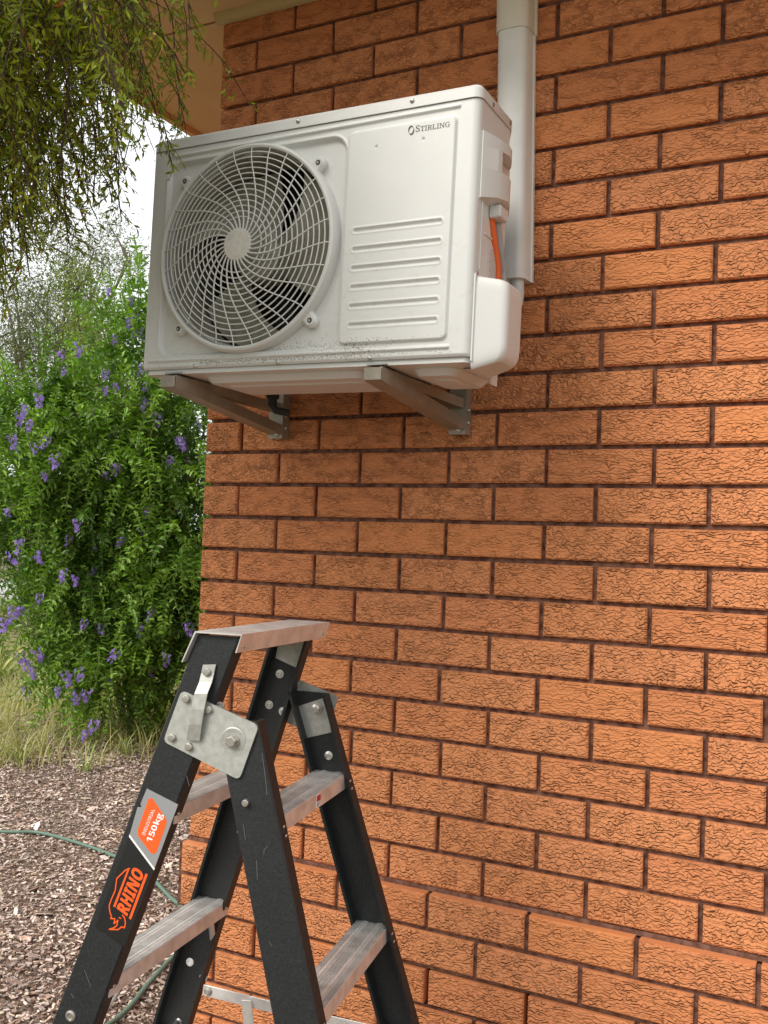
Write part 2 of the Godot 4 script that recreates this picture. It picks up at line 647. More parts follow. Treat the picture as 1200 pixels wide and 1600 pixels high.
func brick_mesh(w: float, h: float, depth: float, r: RandomNumberGenerator) -> ArrayMesh:
	var b := MB.new()
	var o := Vector2(r.randf(), r.randf())
	var ch := 0.0038
	var x := w * 0.5
	var y := h * 0.5
	var j := func() -> float: return r.randf_range(-0.0008, 0.0008)
	var F := [Vector3(-x + ch + j.call(), -y + ch + j.call(), 0), Vector3(x - ch + j.call(), -y + ch + j.call(), 0), Vector3(x - ch + j.call(), y - ch + j.call(), 0), Vector3(-x + ch + j.call(), y - ch + j.call(), 0)]
	var S := [Vector3(-x, -y, -ch), Vector3(x, -y, -ch), Vector3(x, y, -ch), Vector3(-x, y, -ch)]
	var B := []
	for p in S:
		B.append(Vector3(p.x, p.y, -depth))
	var uv := func(p: Vector3) -> Vector2: return o + Vector2(p.x / UV_W, -p.y / UV_H)
	b.quad(F[0], F[1], F[2], F[3], Vector3(0, 0, 1), uv.call(F[0]), uv.call(F[1]), uv.call(F[2]), uv.call(F[3]))
	var hint := [Vector3(0, -1, 0), Vector3(1, 0, 0), Vector3(0, 1, 0), Vector3(-1, 0, 0)]
	for i in 4:
		var k := (i + 1) % 4
		b.quad(S[i], S[k], F[k], F[i], hint[i] + Vector3(0, 0, 1), uv.call(S[i]), uv.call(S[k]), uv.call(F[k]), uv.call(F[i]))
		b.quad(S[i], S[k], B[k], B[i], hint[i], o, o, o, o)
	return b.mesh()

func build_house() -> void:
	var r := RandomNumberGenerator.new()
	r.seed = 4242
	var h := thing("brick_house", "orange rusticated brick house wall with raked dark joints and a boxed eave", "house")
	var full := []
	var half := []
	var end_header := []
	var end_stretch := []
	for i in 14:
		full.append(brick_mesh(0.2295 + r.randf_range(-0.001, 0.001), 0.0755, 0.03, r))
	for i in 5:
		half.append(brick_mesh(0.11, 0.0755, 0.23, r))
		end_stretch.append(brick_mesh(0.2295, 0.0755, 0.11, r))
	# measured sideways shift of the upright joints in each course
	var sh := {-12: 0.0, -11: 0.006, -10: 0.0, -9: 0.006, -8: 0.002, -7: -0.003, -6: -0.001, -5: 0.001, -4: 0.001, -3: 0.001, -2: -0.003, -1: 0.002, 0: 0.0, 1: -0.001, 2: 0.0, 3: -0.008, 4: -0.002, 5: -0.003, 6: 0.006, 7: -0.003, 8: 0.002, 9: -0.002, 10: 0.002, 11: -0.003, 12: -0.004, 13: -0.004, -13: -0.003, -14: 0.0, -15: 0.002}
	var smooth := {"-3:2": 1, "-3:3": 1, "-7:4": 1, "-13:4": 1, "10:4": 1, "8:4": 1, "5:4": 1, "-10:1": 1}
	var rest := MB.new()
	var rest_mats := MB.new()
	var count := 0
	for k in range(-22, 14):
		var yc := YO + COURSE * k + COURSE * 0.5
		var zf := 0.027 if k <= -13 else 0.0
		var even := posmod(k, 2) == 0
		var dx: float = sh.get(k, r.randf_range(-0.003, 0.003))
		var x := 0.005
		var i := 0
		while x < 4.3:
			var w := 0.11 if (even and i == 0) else 0.23
			var xc := x + w * 0.5 + dx
			if i == 0:
				xc = x + w * 0.5 + dx * 0.5
			var at := Vector3(xc, yc + r.randf_range(-0.001, 0.001), zf + r.randf_range(-0.0014, 0.0014))
			var turn := Basis.from_euler(Vector3(r.randfn(0, 0.004), r.randfn(0, 0.002), r.randfn(0, 0.0016)))
			var ms: ArrayMesh
			if i == 0:
				ms = (half if even else end_stretch)[r.randi() % 5]
			else:
				ms = full[r.randi() % 14]
			var ss := smooth.has("%d:%d" % [k, i]) or r.randf() < 0.03
			var mt: Material = M.brick_smooth if ss else M.brick[r.randi() % 6]
			if k >= -18 and x < 1.72 and count < 300:
				var o := MeshInstance3D.new()
				o.name = "brick"
				o.mesh = ms
				o.material_override = mt
				o.transform = Transform3D(turn, at)
				h.add_child(o, true)
				count += 1
			else:
				add_to(rest, ms, Transform3D(turn, at))
			x += w + 0.01
			i += 1
		# bricks of the wall that turns back round the corner
		var z := -0.005 - (0.24 if even else 0.12)
		while z > -7.0:
			var at2 := Vector3(0.005 - zf, yc, z - 0.115)
			add_to(rest, full[r.randi() % 14], Transform3D(Basis(Vector3.UP, -PI / 2), at2))
			z -= 0.24
	var rp := part("brickwork", rest, M.brick[0], h)
	rp.set_meta("kind", "stuff")
	# mortar: solid slabs set back from the faces
	var mo := MB.new()
	var y_pl := YO - COURSE * 12.0
	mo.box(Vector3(2.2, (y_pl + YO + 1.21) * 0.5, -0.062), Vector3(4.36, YO + 1.21 - y_pl, 0.1), 0.0)
	mo.box(Vector3(-0.0 + 0.064, (y_pl + YO + 1.21) * 0.5, -3.6), Vector3(0.1, YO + 1.21 - y_pl, 6.96), 0.0)
	# plinth mortar with the weep course left open at its joints
	var wk0 := YO - COURSE * 15.0
	var wk1 := YO - COURSE * 14.0
	mo.box(Vector3(2.19, (wk1 - 0.002 + y_pl - 0.010) * 0.5, -0.043), Vector3(4.4, y_pl - 0.010 - wk1 + 0.002, 0.12), 0.0)
	mo.box(Vector3(2.19, wk0 * 0.5 - 0.1, -0.043), Vector3(4.4, wk0 + 0.2, 0.12), 0.0)
	mo.box(Vector3(2.19, (wk0 + wk1) * 0.5, -0.09), Vector3(4.38, COURSE - 0.002, 0.05), 0.0)
	mo.box(Vector3(0.049, y_pl * 0.5 - 0.103, -3.6), Vector3(0.1, y_pl + 0.2, 6.94), 0.0)
	for q in 18:
		var px := 0.24 * (q + 1) + 0.002
		if q in [2, 3]:
			continue
		mo.box(Vector3(px, (wk0 + wk1) * 0.5, -0.028), Vector3(0.02, COURSE - 0.004, 0.078), 0.0)
	# bedding fillet where the upper wall sits back on the plinth
	var fil := PackedVector2Array([Vector2(-0.03, -0.0062), Vector2(0.0005, -0.0052), Vector2(-0.002, 0.0045), Vector2(-0.03, 0.004)])
	var A := []
	var B := []
	for p in fil:
		A.append(Vector3(0.006, y_pl + p.y, p.x))
		B.append(Vector3(4.35, y_pl + p.y, p.x))
	mo.loft(A, B, fil)
	part("mortar", mo, M.mortar, h)
	# eave: soffit sheets, quad bead along the wall head, fascia and roof above
	var ys := YO + 1.206
	var s1 := MB.new()
	s1.box(Vector3(1.9, ys + 0.004, 0.30), Vector3(4.87, 0.008, 0.62), 0.001)
	part("soffit", s1, M.soffit, h)
	var s2 := MB.new()
	s2.box(Vector3(-0.268, ys + 0.0045, -3.55), Vector3(0.533, 0.0085, 7.06), 0.001)
	part("soffit", s2, M.soffit, h)
	var bd := MB.new()
	var qp := PackedVector2Array([Vector2(0.0005, 0), Vector2(0.0005, -0.024), Vector2(0.008, -0.024), Vector2(0.018, -0.017), Vector2(0.024, -0.007), Vector2(0.025, 0)])
	A = []
	B = []
	for p in qp:
		A.append(Vector3(-0.012, ys - 0.0005 + p.y, p.x))
		B.append(Vector3(4.3, ys - 0.0005 + p.y, p.x))
	bd.loft(A, B, qp, 40.0)
	part("bead_moulding", bd, M.bead, h)
	var fa := MB.new()
	fa.box(Vector3(1.9, ys + 0.075, 0.622), Vector3(4.9, 0.19, 0.022), 0.002)
	fa.box(Vector3(-0.547, ys + 0.075, -3.23), Vector3(0.022, 0.19, 7.7), 0.002)
	part("fascia", fa, M.soffit, h)
	var rf := MB.new()
	rf.quad(Vector3(-0.62, ys + 0.17, 0.70), Vector3(4.4, ys + 0.17, 0.70), Vector3(4.4, ys + 1.9, -3.3), Vector3(-0.62 + 3.9, ys + 1.9, -3.3), Vector3(0, 1, 0.4))
	rf.quad(Vector3(-0.62, ys + 0.17, 0.70), Vector3(-0.62 + 3.9, ys + 1.9, -3.3), Vector3(-0.62 + 3.9, ys + 1.9, -7.0), Vector3(-0.62, ys + 0.17, -7.1), Vector3(-0.4, 1, 0))
	rf.quad(Vector3(-0.5, ys + 0.16, 0.60), Vector3(4.4, ys + 0.16, 0.60), Vector3(4.4, ys + 0.16, -7.0), Vector3(-0.5, ys + 0.16, -7.0), Vector3(0, -1, 0))
	part("roof", rf, M.roof, h)

func add_to(mb: MB, m: ArrayMesh, xf: Transform3D) -> void:
	var a := m.surface_get_arrays(0)
	var vv: PackedVector3Array = a[Mesh.ARRAY_VERTEX]
	var nn: PackedVector3Array = a[Mesh.ARRAY_NORMAL]
	var tt: PackedVector2Array = a[Mesh.ARRAY_TEX_UV]
	for i in vv.size():
		mb.v.append(xf * vv[i])
		mb.n.append((xf.basis * nn[i]).normalized())
		mb.t.append(tt[i])

# ------------------------------------------------------------------ pipe duct on the wall
func duct_prof(g: float) -> PackedVector2Array:
	# x across the wall, y out from it
	var c := 0.8745
	return PackedVector2Array([Vector2(c - 0.041 - g, 0.002), Vector2(c - 0.041 - g, 0.012), Vector2(c - 0.038 - g, 0.014), Vector2(c - 0.036 - g, 0.046 + g), Vector2(c - 0.033 - g, 0.054 + g), Vector2(c - 0.027, 0.060 + g), Vector2(c - 0.018, 0.063 + g),
		Vector2(c + 0.018, 0.063 + g), Vector2(c + 0.027, 0.060 + g), Vector2(c + 0.033 + g, 0.054 + g), Vector2(c + 0.036 + g, 0.046 + g), Vector2(c + 0.038 + g, 0.014), Vector2(c + 0.041 + g, 0.012), Vector2(c + 0.041 + g, 0.002)])

func build_duct() -> void:
	var t := thing("pipe_duct", "white plastic pipe duct running up the brick wall to the eave", "duct", Vector3(0, 0, 0))
	var lean := func(p: Vector2, y: float) -> Vector3: return Vector3(p.x + (0.65 - y) * 0.020, YO + y, p.y)
	var seg := func(y0: float, y1: float, g: float) -> MB:
		var A := []
		var B := []
		var pl := duct_prof(g)
		for p in pl:
			A.append(lean.call(p, y0))
			B.append(lean.call(p, y1))
		var b := MB.new()
		b.loft(A, B, pl, 50.0)
		return b
	part("cover", seg.call(0.378, 1.0, 0.0), M.duct, t)
	var cl := part("collar", seg.call(0.955, 1.06, 0.0035), M.collar, t)
	var up := MB.new()
	var pl := duct_prof(0.002)
	var pl2 := duct_prof(0.012)
	var A := []
	var B := []
	for p in pl:
		A.append(lean.call(p, 1.05))
	for p in pl2:
		B.append(lean.call(p, 1.18))
	up.loft(A, B, pl, 50.0)
	part("bend", up, M.collar, t)
	# clip tabs pressed in the collar
	var tb := MB.new()
	tb.box(Vector3(0.9005, YO + 1.018, 0.0635), Vector3(0.009, 0.004, 0.003), 0.0005, Basis(Vector3.UP, 0.5))
	part("clip_tab", tb, M.bracket, cl)
	# insulated pipe pair leaving the foot of the duct
	var p2 := MB.new()
	p2.tube([Vector3(0.892, YO + 0.42, 0.036), Vector3(0.894, YO + 0.375, 0.036), Vector3(0.896, YO + 0.345, 0.038), Vector3(0.897, YO + 0.325, 0.046), Vector3(0.895, YO + 0.305, 0.066), Vector3(0.89, YO + 0.295, 0.10), Vector3(0.9, YO + 0.285, 0.20), Vector3(0.92, YO + 0.28, 0.27)], 0.0155, 12)
	var ip := thing("insulated_pipe", "white insulated pipe leaving the foot of the wall duct", "pipe")
	part("foam_sleeve", p2, M.plastic, ip)
	var p3 := MB.new()
	p3.tube([Vector3(0.872, YO + 0.42, 0.036), Vector3(0.873, YO + 0.34, 0.036), Vector3(0.876, YO + 0.29, 0.05), Vector3(0.88, YO + 0.262, 0.09), Vector3(0.89, YO + 0.25, 0.2)], 0.012, 10)
	part("foam_sleeve", p3, M.plastic, ip)

# ------------------------------------------------------------------ outdoor unit
const AW := 0.785
const AH := 0.515
const AD := 0.245
const FC := Vector2(0.269, 0.248)

func sd_rr(p: Vector2, c: Vector2, h: Vector2, r: float) -> float:
	var q := Vector2(absf(p.x - c.x), absf(p.y - c.y)) - h + Vector2(r, r)
	return Vector2(maxf(q.x, 0), maxf(q.y, 0)).length() + minf(maxf(q.x, q.y), 0.0) - r

func rib_d(p: Vector2, a: Vector2, b: Vector2) -> float:
	var t := clampf((p - a).dot(b - a) / (b - a).length_squared(), 0, 1)
	return p.distance_to(a + (b - a) * t)

func panel_z(x: float, y: float) -> float:
	var p := Vector2(x, y)
	var z := 0.0
	# sunk field round the fan, with a raised bead on its edge
	var d := sd_rr(p, Vector2(0.272, 0.243), Vector2(0.2255, 0.213), 0.032)
	z -= 0.0090 * smoothstep(0.0035, -0.0035, d)
	z += 0.0012 * exp(-pow((d - 0.005) / 0.0028, 2.0))
	# raised service panel
	d = sd_rr(p, Vector2(0.6225, 0.2465), Vector2(0.1165, 0.2135), 0.012)
	z += 0.0060 * smoothstep(0.0022, -0.0022, d)
	if d < 0.0:
		for i in 6:
			var yy := 0.0695 + 0.0378 * i
			var e := rib_d(p, Vector2(0.531, yy), Vector2(0.716, yy + 0.0005))
			z -= 0.0040 * smoothstep(0.0044, 0.0020, e)
			z += 0.0009 * exp(-pow((e - 0.0062) / 0.0018, 2.0))
		for q in [Vector2(0.570, 0.422), Vector2(0.672, 0.423)]:
			z -= 0.003 * smoothstep(0.0035, 0.0008, p.distance_to(q))
	# long pressed ribs at head and foot
	z += 0.0042 * smoothstep(0.0052, 0.0008, rib_d(p, Vector2(0.05, 0.4735), Vector2(0.742, 0.4785)))
	z += 0.0042 * smoothstep(0.0052, 0.0008, rib_d(p, Vector2(0.02, 0.0185), Vector2(0.742, 0.0185)))
	# rounded upright corners
	var r := 0.016
	if x > AW - r:
		z -= r - sqrt(maxf(0.0, r * r - pow(x - (AW - r), 2.0)))
	if x < 0.008:
		z -= 0.008 - sqrt(maxf(0.0, 0.008 * 0.008 - pow(0.008 - x, 2.0)))
	if y < 0.005:
		z -= 0.004 * (1.0 - y / 0.005)
	return z

func panel_texture() -> ImageTexture:
	var w := 1024
	var h := 672
	var c0 := Color(0.665, 0.675, 0.66)
	var im := Image.create(w, h, false, Image.FORMAT_RGB8)
	var nz := noise(0.006, 401, 4)
	var dz := noise(0.02, 402, 4)
	var o := PackedByteArray()
	o.resize(w * h * 3)
	for y in h:
		for x in w:
			var k := 0.985 + 0.03 * nz.get_noise_2d(x, y)
			# thin film of dust in ragged patches low on the sheet
			var c := c0 * k
			var dd := dz.get_noise_2d(x * 1.0, y * 1.6)
			if dd > 0.22 and y > 360:
				c = c.lerp(Color(0.55, 0.52, 0.43), (dd - 0.22) * 0.8)
			c = c.linear_to_srgb()
			var q := (y * w + x) * 3
			o[q] = int(clampf(c.r, 0, 1) * 255)
			o[q + 1] = int(clampf(c.g, 0, 1) * 255)
			o[q + 2] = int(clampf(c.b, 0, 1) * 255)
	im = Image.create_from_data(w, h, false, Image.FORMAT_RGB8, o)
	# specks of black mould along the foot and under the fan
	var r := RandomNumberGenerator.new()
	r.seed = 91
	var pxm := w / AW
	for i in 1500:
		var x: float
		var y: float
		var pick := r.randf()
		if pick < 0.45:
			x = 0.16 + absf(r.randfn(0, 0.5)) * 0.5
			y = 0.0095 + r.randfn(0, 0.0022)
		elif pick < 0.70:
			x = 0.42 + r.randfn(0, 0.11)
			y = 0.030 + absf(r.randfn(0, 0.008))
		elif pick < 0.9:
			x = 0.545 + r.randfn(0, 0.035)
			y = 0.020 + r.randfn(0, 0.010)
		else:
			x = r.randf_range(0.03, 0.5)
			y = r.randf_range(0.005, 0.06)
		if x < 0.01 or x > 0.75 or y < 0.002:
			continue
		var px := int(x * pxm)
		var py := int(h - 1 - y / 0.489 * h)
		var s := 1 if r.randf() < 0.7 else 2
		var col := Color(0.12, 0.10, 0.075).linear_to_srgb() if r.randf() < 0.7 else Color(0.30, 0.26, 0.20).linear_to_srgb()
		for a in s:
			for b in r.randi_range(1, s + 1):
				if px + b < w and py + a < h and py >= 0:
					im.set_pixel(px + b, py + a, col)
	return ImageTexture.create_from_image(im)

func build_unit() -> void:
	var t := thing("air_conditioner", "white outdoor air conditioner unit mounted on brackets high on the brick wall", "air conditioner", Vector3(0.165, YO + 0.137, 0.200))
	t.rotation.z = -0.0165
	# front sheet
	var pm := mat(Color.WHITE, 0.42)
	pm.albedo_texture = panel_texture()
	relief(pm, bump(0.09, 41, 256, 2), 0.004)
	var f := MB.new()
	var nx := 460
	var ny := 286
	var H := 0.489
	var zs := PackedFloat32Array()
	zs.resize((nx + 1) * (ny + 1))
	var xs := PackedFloat32Array()
	for i in nx + 1:
		var u := float(i) / nx
		xs.append(AW * u if u < 0.97 else AW * (0.97 + 0.03 * sin((u - 0.97) / 0.03 * PI / 2)))
	for j in ny + 1:
		for i in nx + 1:
			zs[j * (nx + 1) + i] = panel_z(xs[i], H * j / ny)
	var nrm := func(i: int, j: int) -> Vector3:
		var i0 := maxi(i - 1, 0)
		var i1 := mini(i + 1, nx)
		var j0 := maxi(j - 1, 0)
		var j1 := mini(j + 1, ny)
		var gx: float = (zs[j * (nx + 1) + i1] - zs[j * (nx + 1) + i0]) / maxf(1e-5, xs[i1] - xs[i0])
		var gy: float = (zs[j1 * (nx + 1) + i] - zs[j0 * (nx + 1) + i]) / (H * (j1 - j0) / ny)
		return Vector3(-gx, -gy, 1).normalized()
	for j in ny:
		for i in nx:
			var xc := (xs[i] + xs[i + 1]) * 0.5
			var yc := H * (j + 0.5) / ny
			if Vector2(xc, yc).distance_to(FC) < 0.2045:
				continue
			var P := []
			var N := []
			var U := []
			for q in [[i, j], [i + 1, j], [i + 1, j + 1], [i, j + 1]]:
				P.append(Vector3(xs[q[0]], H * q[1] / ny, AD + zs[q[1] * (nx + 1) + q[0]]))
				N.append(nrm.call(q[0], q[1]))
				U.append(Vector2(xs[q[0]] / AW, 1.0 - float(q[1]) / ny))
			f.stri(P[0], P[1], P[2], N[0], N[1], N[2], U[0], U[1], U[2])
			f.stri(P[0], P[2], P[3], N[0], N[2], N[3], U[0], U[2], U[3])
	part("front_panel", f, pm, t)
	# sides and back
	var sd := MB.new()
	sd.box(Vector3(AW - 0.001, H * 0.5, (AD - 0.016 + 0.084) * 0.5), Vector3(0.002, H, AD - 0.0165 - 0.084), 0.0)
	sd.quad(Vector3(AW, 0, 0.084), Vector3(AW, H, 0.084), Vector3(AW - 0.038, H, 0.001), Vector3(AW - 0.038, 0, 0.001), Vector3(1, 0, -0.4))
	# pressed lines on the side sheet
	sd.box(Vector3(AW + 0.0012, 0.30, AD - 0.030), Vector3(0.003, 0.26, 0.0035), 0.001)
	sd.box(Vector3(AW + 0.0012, 0.245, 0.145), Vector3(0.003, 0.004, 0.10), 0.001)
	part("side_panel", sd, M.white, t)
	var sl := MB.new()
	sl.box(Vector3(0.001, H * 0.5, (AD - 0.008) * 0.5), Vector3(0.002, H, AD - 0.0085), 0.0)
	part("side_panel", sl, M.white, t)
	# rating sticker on the side
	var st := MB.new()
	st.box(Vector3(AW + 0.0006, 0.195, 0.137), Vector3(0.0012, 0.075, 0.085), 0.0)
	var rs := part("rating_label", st, mat(lin(0.62, 0.62, 0.62), 0.5), t)
	var ln := MB.new()
	for i in 12:
		ln.box(Vector3(AW + 0.0015, 0.165 + i * 0.0054, 0.137), Vector3(0.0008, 0.0011, 0.060 - 0.006 * float(i % 3)), 0.0)
	part("print_lines", ln, M.conduit, rs)
	var bk := MB.new()
	bk.box(Vector3(AW * 0.5 - 0.022, H * 0.5, 0.006), Vector3(AW - 0.05, H - 0.004, 0.012), 0.0)
	part("rear_coil", bk, M.coil, t)
	# lid
	var ld := MB.new()
	var lp := PackedVector2Array([Vector2(-0.003, -0.003), Vector2(AW - 0.036, -0.003), Vector2(AW + 0.003, 0.083)])
	for q in [[AW + 0.003 - 0.018, 0.0], [0.015, 90.0]]:
		for i in 7:
			var a := deg_to_rad(q[1] + 15.0 * i)
			lp.append(Vector2(q[0] + cos(a) * 0.018, AD + 0.0035 - 0.018 + sin(a) * 0.018))
	var xf := Transform3D(Basis(Vector3(1, 0, 0), Vector3(0, 0, 1), Vector3(0, 1, 0)), Vector3.ZERO)
	ld.extrude(lp, H + 0.0012, H + 0.027, xf, 0.007)
	part("lid", ld, M.white, t)
	# base pan, its turned-down edge and pressed underside
	var bp := MB.new()
	bp.extrude(PackedVector2Array([Vector2(0.002, 0.0), Vector2(AW - 0.039, 0.0), Vector2(AW - 0.003, 0.083), Vector2(AW - 0.003, AD - 0.018), Vector2(AW - 0.012, AD - 0.009), Vector2(0.012, AD - 0.009), Vector2(0.002, AD - 0.02)]), -0.010, 0.004, xf, 0.0)
	part("base_pan", bp, M.white, t)
	var pr := MB.new()
	var down := Transform3D(Basis(Vector3(1, 0, 0), Vector3(0, 0, 1), Vector3(0, -1, 0)), Vector3.ZERO)
	for q in [[0.135, 0.545, 0.012, 0.205], [0.64, 0.745, 0.015, 0.20]]:
		pr.extrude(rr(q[0], q[2], q[1], q[3], 0.03, 6), 0.0095, 0.025, down, 0.012)
		pr.extrude(rr(q[0] + 0.03, q[2] + 0.03, q[1] - 0.03, q[3] - 0.05, 0.02, 6), 0.0249, 0.028, down, 0.003)
	pr.extrude(rr(0.01, 0.012, 0.055, 0.205, 0.015, 4), 0.0095, 0.018, down, 0.006)
	part("pressed_ribs", pr, M.white, t)
	# slots and scuffs near the lower corner
	var sc := MB.new()
	sc.box(Vector3(AW + 0.0008, 0.030, AD - 0.05), Vector3(0.0016, 0.012, 0.0025), 0.0)
	sc.box(Vector3(AW + 0.0008, 0.036, AD - 0.047), Vector3(0.0016, 0.0025, 0.008), 0.0)
	sc.box(Vector3(AW - 0.02, -0.0128, AD - 0.055), Vector3(0.022, 0.0016, 0.003), 0.0)
	part("slot", sc, M.black, t)
	# screws
	for q in [[0.382, 0.503, 1], [0.643, 0.503, 1], [0.05, 0.505, 1], [0.147, 0.004, 0], [0.36, 0.004, 0], [0.576, 0.004, 0]]:
		var s := MB.new()
		var zz := AD + (0.0035 if q[2] == 1 else -0.001)
		s.lathe([Vector2(0.0048, 0), Vector2(0.0048, 0.0015), Vector2(0.003, 0.0034), Vector2(0, 0.0042)], Transform3D(Basis(Vector3(1, 0, 0), Vector3(0, 0, 1), Vector3(0, -1, 0)), Vector3(q[0], q[1], zz)), 12)
		part("screw", s, M.screw, t)
	for q in [[0.497, 0.19], [0.36, AD - 0.022], [0.16, AD - 0.022], [0.5, 0.095]]:
		var s := MB.new()
		s.lathe([Vector2(0.0045, 0), Vector2(0.0045, 0.002), Vector2(0, 0.004)], Transform3D(Basis(Vector3(0, 1, 0), Vector3(1, 0, 0), Vector3(0, 0, 1)), Vector3(AW + (0.003 if q[0] > 0.45 else 0.0), q[0], q[1])), 10)
		part("screw", s, M.screw, t)
	build_grille(t)
	build_side_covers(t)
	# printed maker's name
	var ink: Material = M.ink
	var lg := MB.new()
	var z := AD + 0.0066
	for side in [0, 1]:
		var pts := []
		for i in 13:
			var a: float = lerpf(-0.35, 2.75, i / 12.0) + PI * side + 0.95
			var w := 0.0016 * sin(PI * i / 12.0) + 0.00015
			pts.append([Vector2(cos(a) * 0.0055, sin(a) * 0.0078), w])
		for i in 12:
			var p: Vector2 = pts[i][0]
			var q: Vector2 = pts[i + 1][0]
			var k0: Vector2 = p.normalized() * pts[i][1]
			var k1: Vector2 = q.normalized() * pts[i + 1][1]
			var o := Vector3(0.6455, 0.4435, z)
			lg.quad(o + Vector3(p.x - k0.x, p.y - k0.y, 0), o + Vector3(p.x + k0.x, p.y + k0.y, 0), o + Vector3(q.x + k1.x, q.y + k1.y, 0), o + Vector3(q.x - k1.x, q.y - k1.y, 0), Vector3(0, 0, 1))
	part("logo_mark", lg, ink, t)
	letters(t, "logo_letters", "S", "Droid Serif", Vector3(0.6555, 0.4385, z), Vector3(0.0082, 0, 0), Vector3(0, 0.0125, 0), ink, 500)
	letters(t, "logo_letters", "TIRLING", "Droid Serif", Vector3(0.6655, 0.4385, z), Vector3(0.0615, 0, 0), Vector3(0, 0.0098, 0), ink, 500)

func letters(parent: Node, nm: String, text: String, face: String, at: Vector3, xv: Vector3, yv: Vector3, m: Material, weight := 400) -> void:
	var fnt := SystemFont.new()
	fnt.font_names = PackedStringArray([face])
	fnt.font_weight = mini(weight, 700)
	var tm := TextMesh.new()
	tm.text = text
	if weight > 750:
		var fv := FontVariation.new()
		fv.base_font = fnt
		fv.variation_embolden = 0.8
		tm.font = fv
	else:
		tm.font = fnt
	tm.font_size = 64
	tm.pixel_size = 0.01
	tm.depth = 0.0
	tm.curve_step = 2.0
	tm.horizontal_alignment = HORIZONTAL_ALIGNMENT_LEFT
	var bb := tm.get_aabb()
	var o := MeshInstance3D.new()
	o.name = nm
	o.mesh = tm
	o.material_override = m
	var zn := xv.cross(yv).normalized()
	var b := Basis(xv / bb.size.x, yv / bb.size.y, zn)
	o.transform = Transform3D(b, at - b * Vector3(bb.position.x, bb.position.y, 0))
	parent.add_child(o, true)

